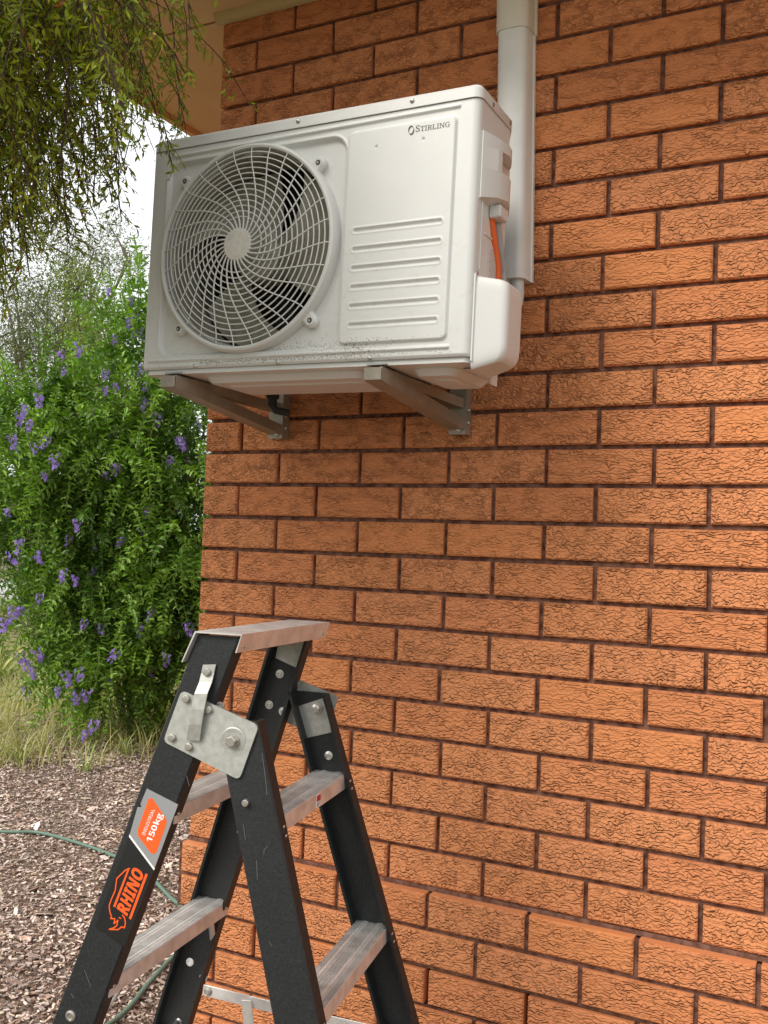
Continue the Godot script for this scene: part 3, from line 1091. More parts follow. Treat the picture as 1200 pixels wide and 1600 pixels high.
func build_grille(t: Node3D) -> void:
	var zb := AD - 0.0090
	var R := 0.214
	var to_front := Basis(Vector3(1, 0, 0), Vector3(0, 0, 1), Vector3(0, -1, 0))   # lathe axis to +z
	var rim := MB.new()
	rim.lathe([Vector2(0.2225, 0), Vector2(0.2225, 0.010), Vector2(0.2215, 0.018), Vector2(0.2185, 0.0255), Vector2(0.2145, 0.0275), Vector2(0.2105, 0.0262), Vector2(0.2090, 0.022), Vector2(0.2090, -0.012)], Transform3D(to_front, Vector3(FC.x, FC.y, zb)), 96)
	var g := part("fan_grille", rim, M.plastic, t)
	var zr := func(r: float) -> float: return zb + 0.0235 + 0.021 * (1.0 - pow(r / R, 2.0))
	# wire rings
	var n_ring := 13
	for i in n_ring:
		var r := lerpf(0.0585, 0.2005, i / float(n_ring - 1))
		var b := MB.new()
		var path := []
		for k in 97:
			var a := TAU * k / 96.0
			path.append(Vector3(FC.x + cos(a) * r, FC.y + sin(a) * r, zr.call(r)))
		b.tube(path, 0.00155, 6, false)
		part("grille_ring", b, M.plastic, g)
	var spoke := MB.new()
	var path := []
	var rads := []
	for k in 19:
		var s := k / 18.0
		var r := lerpf(0.031, 0.2105, s)
		var a := deg_to_rad(46.0) * (1.0 - pow(1.0 - s, 1.75))
		path.append(Vector3(cos(a) * r, sin(a) * r, zr.call(r) + 0.0012))
		rads.append(lerpf(0.0021, 0.00125, s))
	spoke.tube(path, rads, 6, false)
	var sm := spoke.mesh()
	for i in 28:
		var o := MeshInstance3D.new()
		o.name = "grille_spoke"
		o.mesh = sm
		o.material_override = M.plastic
		o.position = Vector3(FC.x, FC.y, 0)
		o.rotation.z = TAU * i / 28.0 + 0.05
		g.add_child(o, true)
	var hub := MB.new()
	var zh: float = zr.call(0.02)
	hub.lathe([Vector2(0.034, -0.004), Vector2(0.0345, 0.0005), Vector2(0.033, 0.0028), Vector2(0.02, 0.0036), Vector2(0.0, 0.0038)], Transform3D(to_front, Vector3(FC.x, FC.y, zh)), 48)
	var hm := mat(Color.WHITE, 0.5)
	hm.albedo_texture = mottle(Color(0.62, 0.60, 0.54), Color(0.72, 0.71, 0.66), 0.03, 95, 256, 4, 1.6, 0.8)
	tri_map(hm, 6.0)
	part("hub_disc", hub, hm, g)
	# screw lugs round the rim
	for q in [Vector2(0.438, 0.408), Vector2(0.438, 0.085), Vector2(0.102, 0.086), Vector2(0.097, 0.412)]:
		var dv: Vector2 = (FC - q).normalized()
		var lug := MB.new()
		var pl := PackedVector2Array()
		var sd := Vector2(-dv.y, dv.x)
		for k in 13:
			var a := PI / 2 + PI * k / 12.0
			pl.append(q + dv * cos(a) * 0.0145 + sd * sin(a) * 0.0145)
		pl.append(q + dv * 0.022 - sd * 0.0165)
		pl.append(q + dv * 0.022 + sd * 0.0165)
		lug.extrude(pl, zb, zb + 0.0165, Transform3D.IDENTITY, 0.005)
		var lo := part("mounting_lug", lug, M.plastic, g)
		var hole := MB.new()
		hole.lathe([Vector2(0.0055, 0.0004), Vector2(0.0052, 0.001), Vector2(0, 0.001)], Transform3D(to_front, Vector3(q.x, q.y, zb + 0.0166)), 14)
		part("screw_recess", hole, M.dark, t)
		var scr := MB.new()
		scr.lathe([Vector2(0.003, 0.0), Vector2(0.0025, 0.001), Vector2(0, 0.0012)], Transform3D(to_front, Vector3(q.x - 0.0006, q.y - 0.0006, zb + 0.0178)), 10)
		part("screw", scr, M.screw, t)
	# fan shroud, fan and motor behind the wires
	var sh := MB.new()
	sh.lathe([Vector2(0.209, 0.004), Vector2(0.2045, -0.02), Vector2(0.2045, -0.09), Vector2(0.215, -0.11)], Transform3D(to_front, Vector3(FC.x, FC.y, zb)), 64)
	part("fan_shroud", sh, M.blade, t)
	var fan := MB.new()
	fan.lathe([Vector2(0.058, -0.085), Vector2(0.058, -0.03), Vector2(0.05, -0.02), Vector2(0, -0.018)], Transform3D(to_front, Vector3(FC.x, FC.y, zb)), 32)
	var fp := part("fan", fan, M.blade, t)
	for kb in 3:
		var b := MB.new()
		var a0 := TAU * kb / 3.0 + deg_to_rad(-14.0)
		var rows := []
		for i in 9:
			var r := lerpf(0.05, 0.197, i / 8.0)
			var span := deg_to_rad(lerpf(66.0, 86.0, i / 8.0))
			var row := []
			for j in 11:
				var s := j / 10.0
				var a := a0 + deg_to_rad(26.0) * (i / 8.0) + span * (s - 0.5)
				var z := zb - 0.088 + 0.066 * s - 0.010 * sin(PI * s)
				row.append(Vector3(FC.x + cos(a) * r, FC.y + sin(a) * r, z))
			rows.append(row)
		for i in 8:
			for j in 10:
				var q0: Vector3 = rows[i][j]
				var q1: Vector3 = rows[i + 1][j]
				var q2: Vector3 = rows[i + 1][j + 1]
				var q3: Vector3 = rows[i][j + 1]
				b.quad(q0, q1, q2, q3, Vector3(0, 0, 1))
				var off := Vector3(0, 0, -0.003)
				b.quad(q0 + off, q1 + off, q2 + off, q3 + off, Vector3(0, 0, -1))
		part("blade", b, M.blade, fp)
	var mot := MB.new()
	mot.lathe([Vector2(0.0, -0.2), Vector2(0.05, -0.2), Vector2(0.05, -0.1), Vector2(0.0, -0.1)], Transform3D(to_front, Vector3(FC.x, FC.y, zb)), 24)
	mot.box(Vector3(FC.x, FC.y, zb - 0.15), Vector3(0.05, 0.46, 0.012), 0.0)
	part("fan_motor", mot, M.dark, t)

func build_side_covers(t: Node3D) -> void:
	# grip cover high on the side: section in x (out) and z, run in y with a slanted foot
	var hc := MB.new()
	var x0 := AW
	var prof := PackedVector2Array([Vector2(x0 - 0.001, 0.229), Vector2(x0 + 0.004, 0.232), Vector2(x0 + 0.024, 0.199), Vector2(x0 + 0.033, 0.165), Vector2(x0 + 0.028, 0.140), Vector2(x0 + 0.017, 0.112), Vector2(x0 + 0.004, 0.090), Vector2(x0 - 0.001, 0.088)])
	var ytop := 0.432
	var gap0 := 0.362
	var gap1 := 0.402
	var ybot := 0.302
	var sl := func(p: Vector2, y: float, k: float) -> Vector3: return Vector3(p.x, y + (p.x - x0) * k, p.y)
	var A := []
	var B := []
	var C := []
	var D := []
	for p in prof:
		A.append(sl.call(p, ybot, 0.35))
		B.append(sl.call(p, gap0, 0.0))
		C.append(sl.call(p, gap1, 0.0))
		D.append(sl.call(p, ytop, -0.35))
	hc.loft(A, B, prof, 30.0)
	hc.loft(C, D, prof, 30.0)
	# front cheek that closes the finger slot towards the front
	var ck := PackedVector2Array([prof[0], prof[1], prof[2], Vector2(x0 + 0.027, 0.187), Vector2(x0 + 0.010, 0.187), Vector2(x0 - 0.001, 0.195)])
	A = []
	B = []
	for p in ck:
		A.append(Vector3(p.x, gap0, p.y))
		B.append(Vector3(p.x, gap1, p.y))
	hc.loft(A, B, ck)
	var hp := part("grip_cover", hc, M.plastic, t)
	var back := MB.new()
	back.box(Vector3(x0 + 0.004, (gap0 + gap1) * 0.5, 0.140), Vector3(0.006, gap1 - gap0 - 0.001, 0.095), 0.0)
	part("slot_back", back, M.plastic, hp)
	var tongue := MB.new()
	tongue.box(Vector3(x0 + 0.013, 0.293, 0.158), Vector3(0.024, 0.024, 0.042), 0.002)
	part("cable_mouth", tongue, M.plastic, hp)
	# rounded valve cover below
	var vc := MB.new()
	var vp := PackedVector2Array([Vector2(x0 - 0.001, 0.231)])
	var steps := 7
	for i in steps:
		var a := deg_to_rad(lerpf(90, 0, i / float(steps - 1)))
		vp.append(Vector2(x0 + 0.064 - 0.016 + cos(a) * 0.016, 0.223 - 0.016 + sin(a) * 0.016))
	for i in steps:
		var a := deg_to_rad(lerpf(0, -90, i / float(steps - 1)))
		vp.append(Vector2(x0 + 0.064 - 0.016 + cos(a) * 0.016, 0.131 + 0.016 + sin(a) * 0.016))
	vp.append(Vector2(x0 - 0.001, 0.125))
	var rows := []
	var cen := Vector2(x0 - 0.001, 0.177)
	var ys := [[-0.022, 0.80], [-0.0195, 0.88], [-0.014, 0.95], [-0.004, 0.99], [0.01, 1.0], [0.13, 1.0], [0.141, 0.985], [0.149, 0.95], [0.1535, 0.89], [0.155, 0.82]]
	for q in ys:
		var row := []
		for p in vp:
			var s: float = q[1]
			var pp := cen + (p - cen) * Vector2(s, lerpf(1.0, s, 0.6))
			var lift: float = (pp.x - x0) * (-0.18 if q[0] > 0.06 else 0.30)
			row.append(Vector3(pp.x, q[0] + lift, pp.y))
		rows.append(row)
	smooth_rows(vc, rows)
	vc_caps(vc, rows[0], vp, Vector3.DOWN)
	vc_caps(vc, rows[rows.size() - 1], vp, Vector3.UP)
	part("valve_cover", vc, M.plastic, t)
	var vf := MB.new()
	vf.box(Vector3(x0 + 0.001, 0.075, 0.182), Vector3(0.003, 0.165, 0.104), 0.0)
	part("cover_flange", vf, M.white, t)
	# white corner flange under the cover
	var cf := MB.new()
	cf.box(Vector3(x0 - 0.003, -0.014, 0.101), Vector3(0.003, 0.036, 0.032), 0.0)
	part("corner_flange", cf, M.white, t)

func smooth_rows(b: MB, rows: Array) -> void:
	var m: int = rows[0].size()
	var N := []
	for i in rows.size():
		var row := []
		for j in m:
			var du: Vector3 = rows[i][mini(j + 1, m - 1)] - rows[i][maxi(j - 1, 0)]
			var dv: Vector3 = rows[mini(i + 1, rows.size() - 1)][j] - rows[maxi(i - 1, 0)][j]
			row.append(du.cross(dv).normalized())
		N.append(row)
	# orient outwards
	var cen := Vector3.ZERO
	for row in rows:
		for p in row:
			cen += p
	cen /= rows.size() * m
	var vote := 0.0
	for i in rows.size():
		for j in m:
			vote += (rows[i][j] - cen).dot(N[i][j])
	var sg := signf(vote)
	for i in rows.size() - 1:
		for j in m - 1:
			b.squad(rows[i][j], rows[i][j + 1], rows[i + 1][j + 1], rows[i + 1][j], N[i][j] * sg, N[i][j + 1] * sg, N[i + 1][j + 1] * sg, N[i + 1][j] * sg)

func vc_caps(b: MB, row: Array, p2: PackedVector2Array, hint: Vector3) -> void:
	var ids := Geometry2D.triangulate_polygon(p2)
	for i in range(0, ids.size(), 3):
		b.tri(row[ids[i]], row[ids[i + 1]], row[ids[i + 2]], hint)

# ------------------------------------------------------------------ wall brackets
func channel(b: MB, p0: Vector3, p1: Vector3, w: float, h: float, th: float, up: Vector3, open_up := true) -> void:
	# U channel from p0 to p1, width along x, walls of height h; web below when open_up
	var d := (p1 - p0).normalized()
	var sx := Vector3(1, 0, 0)
	var u := (up - d * up.dot(d)).normalized()
	if not open_up:
		u = -u
	var pr := PackedVector2Array([Vector2(-w / 2, 0), Vector2(w / 2, 0), Vector2(w / 2, h), Vector2(w / 2 - th, h), Vector2(w / 2 - th, th), Vector2(-w / 2 + th, th), Vector2(-w / 2 + th, h), Vector2(-w / 2, h)])
	var A := []
	var B := []
	for p in pr:
		A.append(p0 + sx * p.x + u * p.y)
		B.append(p1 + sx * p.x + u * p.y)
	b.loft(A, B, pr)

func build_brackets() -> void:
	var labels := ["grey beige metal wall bracket under the fan end of the unit", "grey beige metal wall bracket under the logo end of the unit"]
	var xs := [0.252, 0.757]
	var tops := [0.1205, 0.1125]
	for i in 2:
		var t := thing("wall_bracket", labels[i], "bracket", Vector3(xs[i], YO, 0), "brackets carrying the outdoor unit")
		var top: float = tops[i]
		var rail := MB.new()
		# upright: open towards the wall, flanges standing off the bricks
		var pr := PackedVector2Array([Vector2(-0.021, 0.003), Vector2(-0.021, 0.034), Vector2(0.021, 0.034), Vector2(0.021, 0.003), Vector2(0.0185, 0.003), Vector2(0.0185, 0.0315), Vector2(-0.0185, 0.0315), Vector2(-0.0185, 0.003)])
		var A := []
		var B := []
		for p in pr:
			A.append(Vector3(p.x, 0.030, p.y))
			B.append(Vector3(p.x, 0.46, p.y))
		rail.loft(A, B, pr)
		part("wall_rail", rail, M.bracket, t)
		var arm := MB.new()
		channel(arm, Vector3(0, top - 0.022, 0.036), Vector3(0, top - 0.022, 0.452), 0.031, 0.022, 0.0025, Vector3.UP)
		part("arm", arm, M.bracket, t)
		var br := MB.new()
		channel(br, Vector3(0, 0.040, 0.036), Vector3(0, top - 0.028, 0.458), 0.038, 0.025, 0.0025, Vector3.UP)
		br.box(Vector3(0, top - 0.0155, 0.4597), Vector3(0.038, 0.025, 0.003), 0.001)
		part("brace", br, M.bracket, t)
		for q in [[0.058, 0.0205], [0.088, 0.0205]]:
			var bo := MB.new()
			bo.lathe([Vector2(0.0055, 0), Vector2(0.0055, 0.0025), Vector2(0.0025, 0.005), Vector2(0, 0.0055)], Transform3D(Basis(Vector3(0, 1, 0), Vector3(1, 0, 0), Vector3(0, 0, 1)), Vector3(0.021, q[0], q[1])), 10)
			part("bolt", bo, M.bolt, t)
		var nb := MB.new()
		nb.lathe([Vector2(0.007, 0), Vector2(0.007, 0.004), Vector2(0.003, 0.007), Vector2(0, 0.0075)], Transform3D(Basis(Vector3(1, 0, 0), Vector3(0, 0, 1), Vector3(0, -1, 0)), Vector3(0.004, 0.040, 0.034)), 10)
		part("bolt", nb, M.bolt, t)
		# rubber pad and foot bolts between arm and unit
		for z in [0.405, 0.235]:
			var pd := MB.new()
			pd.box(Vector3(0, top + 0.0035 - 0.003, z), Vector3(0.030, 0.007, 0.036), 0.0015)
			part("rubber_pad", pd, M.rubber, t)
		var fb := MB.new()
		fb.box(Vector3(0.0, top + 0.0055, 0.437), Vector3(0.042, 0.004, 0.020), 0.001)
		part("unit_foot", fb, M.zinc, t)
		var knob := MB.new()
		knob.lathe([Vector2(0.009, 0), Vector2(0.009, 0.012), Vector2(0.006, 0.02), Vector2(0, 0.021)], Transform3D(Basis(Vector3(1, 0, 0), Vector3(0, -1, 0), Vector3(0, 0, -1)), Vector3(-0.006, top - 0.003, 0.432)), 10)
		part("foot_nut", knob, M.rubber, t)
	var dr := MB.new()
	dr.lathe([Vector2(0.016, 0), Vector2(0.016, 0.012), Vector2(0.011, 0.014), Vector2(0.011, 0.03), Vector2(0, 0.03)], Transform3D(Basis(Vector3(1, 0, 0), Vector3(0, -1, 0), Vector3(0, 0, -1)), Vector3(0.345, YO + 0.118, 0.19)), 16)
	dr.tube([Vector3(0.345, YO + 0.092, 0.19), Vector3(0.352, YO + 0.078, 0.185), Vector3(0.38, YO + 0.072, 0.17)], 0.009, 10)
	tag(part("drain_elbow", dr, M.rubber, self), "black rubber drain elbow beneath the outdoor unit", "drain fitting")

func build_cables() -> void:
	var x := 0.952
	var c := MB.new()
	c.tube([Vector3(x + 0.002, YO + 0.45, 0.372), Vector3(x + 0.004, YO + 0.405, 0.366), Vector3(x + 0.005, YO + 0.37, 0.352), Vector3(x + 0.004, YO + 0.33, 0.326), Vector3(x + 0.004, YO + 0.28, 0.318), Vector3(x, YO + 0.24, 0.315)], 0.0068, 12)
	tag(part("power_cable", c, M.orange_cable, self), "orange power cable between the two side covers of the unit", "cable")
	var g := MB.new()
	var base := [Vector3(x + 0.004, YO + 0.44, 0.345), Vector3(x + 0.006, YO + 0.40, 0.340), Vector3(x + 0.007, YO + 0.36, 0.325), Vector3(x + 0.006, YO + 0.32, 0.300), Vector3(x + 0.005, YO + 0.27, 0.292)]
	var cv := Curve3D.new()
	for i in base.size():
		var pr: Vector3 = base[maxi(i - 1, 0)]
		var nx: Vector3 = base[mini(i + 1, base.size() - 1)]
		var tg: Vector3 = (nx - pr) / 6.0
		cv.add_point(base[i], -tg, tg)
	var L := cv.get_baked_length()
	var path := []
	var rads := []
	var n := int(L / 0.001)
	for i in n + 1:
		path.append(cv.sample_baked(L * i / n))
		rads.append(0.0086 + 0.0016 * sin(i * TAU / 5.0))
	g.tube(path, rads, 12)
	tag(part("flexible_conduit", g, M.conduit, self), "grey corrugated conduit beside the orange power cable", "conduit")

# ------------------------------------------------------------------ ladder
const LH := 1.4321          # height of the cap above the ground

func lad_w(d: float) -> float:
	return 0.18 + 0.0797 * (d - 0.289)

func rail_c(d: float, front: bool, w: float) -> float:
	return (-0.011 - 0.318 * d + 0.05 * w) if front else (-0.021 + 0.308 * d)

func L3(r: float, d: float, w: float) -> Vector3:
	return Vector3(r, LH - d, -w)

# point on the outer face of a near rail, lifted off by o
func face(r: float, d: float, o: float) -> Vector3:
	return L3(r, d, -(lad_w(d) + 0.004 + o))

func disc(t: Node, nm: String, at: Vector3, out: Vector3, prof: Array, m: Material, segs := 14) -> MeshInstance3D:
	var u := out.cross(Vector3(0, 1, 0.01)).normalized()
	var b := MB.new()
	b.lathe(prof, Transform3D(Basis(u, out, u.cross(out)), at), segs)
	return part(nm, b, m, t)

func plate(t: Node, nm: String, pts: Array, side: float, o0: float, o1: float, m: Material, round_r := 0.008) -> MeshInstance3D:
	# flat plate on a rail face; side -1 near, +1 far; pts are [r, d]
	var poly := PackedVector2Array()
	var k := pts.size()
	for i in k:
		var p := Vector2(pts[i][0], pts[i][1])
		var a := Vector2(pts[(i - 1 + k) % k][0], pts[(i - 1 + k) % k][1])
		var c := Vector2(pts[(i + 1) % k][0], pts[(i + 1) % k][1])
		if round_r <= 0.0:
			poly.append(p)
			continue
		var pa := p + (a - p).normalized() * round_r
		var pc := p + (c - p).normalized() * round_r
		for s in 5:
			var q := s / 4.0
			poly.append(pa.lerp(p, q).lerp(p.lerp(pc, q), q))
	var A := []
	var B := []
	for p in poly:
		A.append(L3(p.x, p.y, side * (lad_w(p.y) + 0.004 + o0)))
		B.append(L3(p.x, p.y, side * (lad_w(p.y) + 0.004 + o1)))
	var b := MB.new()
	b.loft(A, B, poly, 25.0)
	return part(nm, b, m, t)

func decal(t: Node, nm: String, pts: Array, o: float, m: Material) -> MeshInstance3D:
	var poly := PackedVector2Array()
	for p in pts:
		poly.append(Vector2(p[0], p[1]))
	var ids := Geometry2D.triangulate_polygon(poly)
	var b := MB.new()
	for i in range(0, ids.size(), 3):
		b.tri(face(poly[ids[i]].x, poly[ids[i]].y, o), face(poly[ids[i + 1]].x, poly[ids[i + 1]].y, o), face(poly[ids[i + 2]].x, poly[ids[i + 2]].y, o), Vector3(0, 0, 1))
	return part(nm, b, m, t)

func stroke(t: Node, nm: String, pts: Array, w: float, o: float, m: Material) -> void:
	var b := MB.new()
	for i in pts.size() - 1:
		var p := Vector2(pts[i][0], pts[i][1])
		var q := Vector2(pts[i + 1][0], pts[i + 1][1])
		var d := (q - p).normalized()
		var s := Vector2(-d.y, d.x) * w * 0.5
		p -= d * w * 0.3
		q += d * w * 0.3
		var oo := o + 0.00002 * (i % 2)
		b.quad(face(p.x + s.x, p.y + s.y, oo), face(q.x + s.x, q.y + s.y, oo), face(q.x - s.x, q.y - s.y, oo), face(p.x - s.x, p.y - s.y, oo), Vector3(0, 0, 1))
	part(nm, b, m, t)

func build_ladder() -> void:
	var t := thing("step_ladder", "black fibreglass step ladder with aluminium treads standing open beside the wall", "ladder", Vector3(0.662, 0, 0.6402))
	t.rotation.y = 0.1853
	var d_end := 1.405
	# four channel rails
	for front in [true, false]:
		for side in [-1.0, 1.0]:
			var hw := 0.038
			var fl := 0.030
			var th := 0.0055
			var pr := PackedVector2Array([Vector2(-hw, fl), Vector2(-hw, 0.003), Vector2(-hw + 0.003, 0), Vector2(hw - 0.003, 0), Vector2(hw, 0.003), Vector2(hw, fl), Vector2(hw - th, fl), Vector2(hw - th, th), Vector2(-hw + th, th), Vector2(-hw + th, fl)])
			var d0 := 0.006 if front else 0.138
			var A := []
			var B := []
			for p in pr:
				for q in [[d0, A], [d_end, B]]:
					var d: float = q[0]
					var w: float = side * (lad_w(d) + 0.004 - p.y)
					q[1].append(L3(rail_c(d, front, w) + p.x, d, w))
			var b := MB.new()
			b.loft(B, A, pr)
			var ro := part("rail", b, M.fibre, t)
			# rubber foot
			var wf: float = side * (lad_w(1.415) - 0.010)
			var ft := MB.new()
			ft.box(L3(rail_c(1.415, front, wf), 1.4145, wf), Vector3(0.088, 0.035, 0.042), 0.006)
			part("rubber_foot", ft, M.rubber, ro)
	# ribbed treads
	for front in [true, false]:
		for k in 4:
			var d := 0.289 + 0.285 * k
			tread(t, d, front)
	# cap: sheet folded down along both sides
	var cap := MB.new()
	var cp := PackedVector2Array([Vector2(-0.066, 0.052), Vector2(-0.0438, 0.0), Vector2(0.0415, 0.0), Vector2(0.0325, 0.031), Vector2(0.0305, 0.0305), Vector2(0.0395, 0.0025), Vector2(-0.0418, 0.0025), Vector2(-0.0642, 0.0525)])
	var A := []
	var B := []
	for p in cp:
		A.append(L3(p.x + 0.085 * -0.171 - 0.001, p.y, -0.171))
		B.append(L3(p.x + 0.085 * 0.171 - 0.001, p.y, 0.171))
	cap.loft(A, B, cp)
	var co := part("top_cap", cap, M.alu, t)
	var outn := Vector3(0.96, 0.28, 0).normalized()
	for w in [-0.152, 0.152]:
		disc(co, "rivet", L3(0.0345 + 0.085 * w, 0.022, w), outn, [Vector2(0.003, 0), Vector2(0.0025, 0.0012), Vector2(0, 0.0016)], M.bolt, 10)
	# hinge plates, straps and bolts
	for side in [-1.0, 1.0]:
		var e := 0.0 if side < 0.0 else 0.013
		var out := Vector3(0, 0, -side)
		var hp := plate(t, "hinge_plate", [[-0.078 + e, 0.098], [-0.104 + e, 0.183], [0.037 + e, 0.231], [0.064 + e, 0.143]], side, 0.0006, 0.0042, M.zinc, 0.010)
		var pos := func(r: float, d: float, o: float) -> Vector3: return L3(r + e, d, side * (lad_w(d) + 0.004 + o))
		for q in [[-0.0665, 0.111], [-0.087, 0.1755], [-0.055, 0.187], [-0.025, 0.125]]:
			disc(hp, "bolt", pos.call(q[0], q[1], 0.0042), out, [Vector2(0.0064, 0), Vector2(0.0064, 0.0050), Vector2(0.0052, 0.0062), Vector2(0, 0.0064)], M.bolt, 16)
		# pressed ring and hex pivot bolt
		var pv: Vector3 = pos.call(0.0215, 0.171, 0.0042)
		disc(hp, "pressed_ring", pv, out, [Vector2(0.0225, 0), Vector2(0.0205, 0.0012), Vector2(0, 0.0012)], M.zinc, 32)
		disc(hp, "washer", pv + out * 0.0012, out, [Vector2(0.0118, 0), Vector2(0.0118, 0.0022), Vector2(0, 0.0022)], M.bolt, 20)
		var hx := PackedVector2Array()
		for i in 6:
			hx.append(Vector2(cos(i * PI / 3 + 0.3), sin(i * PI / 3 + 0.3)) * 0.0094)
		var hb := MB.new()
		hb.extrude(hx, 0.0034, 0.0115, Transform3D(Basis(Vector3(1, 0, 0), Vector3(0, 1, 0), Vector3(0, 0, 1)) if side < 0 else Basis(Vector3(-1, 0, 0), Vector3(0, 1, 0), Vector3(0, 0, -1)), pv), 0.0014, 5.0)
		part("pivot_bolt", hb, M.bolt, hp)
		# bowed strap
		var st := MB.new()
		var cs := [[-0.031, 0.054, 0.002], [-0.033, 0.068, 0.002], [-0.034, 0.082, 0.005], [-0.037, 0.100, 0.0125], [-0.040, 0.125, 0.0135], [-0.043, 0.150, 0.0125], [-0.0465, 0.1765, 0.0075]]
		for i in cs.size() - 1:
			var a0: Vector3 = pos.call(cs[i][0] - 0.0115, cs[i][1], cs[i][2])
			var a1: Vector3 = pos.call(cs[i][0] + 0.0115, cs[i][1] - 0.002, cs[i][2])
			var b0: Vector3 = pos.call(cs[i + 1][0] - 0.0115, cs[i + 1][1], cs[i + 1][2])
			var b1: Vector3 = pos.call(cs[i + 1][0] + 0.0115, cs[i + 1][1] - 0.002, cs[i + 1][2])
			var th := out * 0.0026
			st.quad(a0 + th, a1 + th, b1 + th, b0 + th, out)
			st.quad(a0, a1, b1, b0, -out)
			st.quad(a0, b0, b0 + th, a0 + th, Vector3(-1, 0, 0))
			st.quad(a1, b1, b1 + th, a1 + th, Vector3(1, 0, 0))
			if i == 0:
				st.quad(a0, a1, a1 + th, a0 + th, Vector3.UP)
			if i == cs.size() - 2:
				st.quad(b0, b1, b1 + th, b0 + th, Vector3.DOWN)
		part("strap", st, M.zinc, t)
		disc(t, "bolt", pos.call(-0.033, 0.065, 0.0046), out, [Vector2(0.0064, 0), Vector2(0.0064, 0.005), Vector2(0.0052, 0.0062), Vector2(0, 0.0064)], M.bolt, 16)
		disc(t, "bolt", pos.call(0.051, 0.265, 0.0002), out, [Vector2(0.0058, 0), Vector2(0.0058, 0.0068), Vector2(0.0048, 0.008), Vector2(0, 0.0082)], M.bolt, 16)
		# inside: gussets, washers and nuts
		var inn := -out
		var ins := func(r: float, d: float, o: float) -> Vector3: return L3(r, d, side * (lad_w(d) - 0.0016 - o))
		var ge := -0.021 if side < 0.0 else 0.003
		plate(t, "gusset", [[-0.0445 + ge, 0.020], [0.020 + ge, 0.020], [0.000 + ge, 0.096], [-0.055 + ge, 0.076]], side, -0.0078, -0.0058, M.zinc, 0.0)
		var g2 := plate(t, "gusset", [[-0.004, 0.168], [0.052, 0.146], [0.0665, 0.213], [0.014, 0.229]], side, -0.0078, -0.0058, M.zinc, 0.0)
		disc(t, "rivet", ins.call(-0.015 + e * 0.3, 0.060, 0.0024), inn, [Vector2(0.0036, 0), Vector2(0.003, 0.002), Vector2(0, 0.0026)], M.bolt, 12)
		for q in [[-0.047, 0.107], [-0.012, 0.121], [-0.069, 0.170], [-0.040, 0.181]]:
			var ws := disc(t, "washer", ins.call(q[0] + e * 0.3, q[1], 0.0002), inn, [Vector2(0.0085, 0), Vector2(0.0085, 0.0012), Vector2(0.005, 0.0014)], M.bolt, 18)
			disc(ws, "rivet_end", ins.call(q[0] + e * 0.3, q[1], 0.0014), inn, [Vector2(0.0055, 0), Vector2(0.0048, 0.0015), Vector2(0.003, 0.002), Vector2(0.002, 0.0005), Vector2(0, 0.0004)], M.zinc, 14)
		disc(t, "nut", ins.call(0.036, 0.168, 0.0024), inn, [Vector2(0.012, 0), Vector2(0.012, 0.002), Vector2(0.0085, 0.0022), Vector2(0.0085, 0.008), Vector2(0.0045, 0.010), Vector2(0, 0.0105)], M.bolt, 12)
		disc(t, "washer", ins.call(0.061, 0.259, 0.0002), inn, [Vector2(0.0085, 0), Vector2(0.0085, 0.0014), Vector2(0.004, 0.003), Vector2(0, 0.003)], M.bolt, 16)
		for q in [[-0.236, 0.715], [-0.205, 0.742]]:
			disc(t, "washer", ins.call(q[0], q[1], 0.0002), inn, [Vector2(0.0085, 0), Vector2(0.0085, 0.0014), Vector2(0.0045, 0.003), Vector2(0.002, 0.002), Vector2(0, 0.002)], M.white_label, 16)
		disc(t, "tube_rivet", ins.call(-0.262, 0.845, 0.0), inn, [Vector2(0.008, 0), Vector2(0.005, 0.003), Vector2(0.0045, 0.026), Vector2(0, 0.026)], M.bolt, 12)
		# folding spreader
		var ws2: float = side * (lad_w(0.77) - 0.020)
		var sp := MB.new()
		sp.box(L3(-0.095, 0.765, ws2), Vector3(0.205, 0.022, 0.003), 0.0006, Basis(Vector3(0, 0, 1), -0.06))
		sp.box(L3(0.105, 0.776, ws2), Vector3(0.205, 0.022, 0.003), 0.0006, Basis(Vector3(0, 0, 1), -0.04))
		var so := part("spreader", sp, M.alu, t)
		for q in [[-0.185, 0.7595], [0.005, 0.771], [0.195, 0.780]]:
			disc(so, "washer", L3(q[0], q[1], ws2 - side * 0.002), inn, [Vector2(0.0088, 0), Vector2(0.0088, 0.0014), Vector2(0.004, 0.003), Vector2(0, 0.003)], M.bolt, 16)
		var lk := MB.new()
		lk.box(L3(-0.085, 0.842, ws2 - side * 0.006), Vector3(0.021, 0.165, 0.003), 0.0006, Basis(Vector3(0, 0, 1), 0.17))
		part("spreader_link", lk, M.alu, t)
	# small rivets down the edges of the rails
	for front in [true, false]:
		for side in [-1.0, 1.0]:
			for k in 4:
				var d := 0.289 + 0.285 * k
				for dd in [0.012, 0.026]:
					var w: float = side * (lad_w(d) - 0.014)
					var nd := Vector3(1, 0.3 if front else -0.3, 0).normalized()
					disc(t, "rivet", L3(rail_c(d + dd, front, w) + 0.038, d + dd, w), nd, [Vector2(0.0038, 0), Vector2(0.003, 0.0014), Vector2(0, 0.002)], M.bolt, 10)
	disc(t, "bolt", face(-0.2325, 0.635, 0.0002), Vector3(0, 0, 1), [Vector2(0.0095, 0), Vector2(0.009, 0.002), Vector2(0.006, 0.003), Vector2(0.0055, 0.001), Vector2(0, 0.001)], M.bolt, 20)
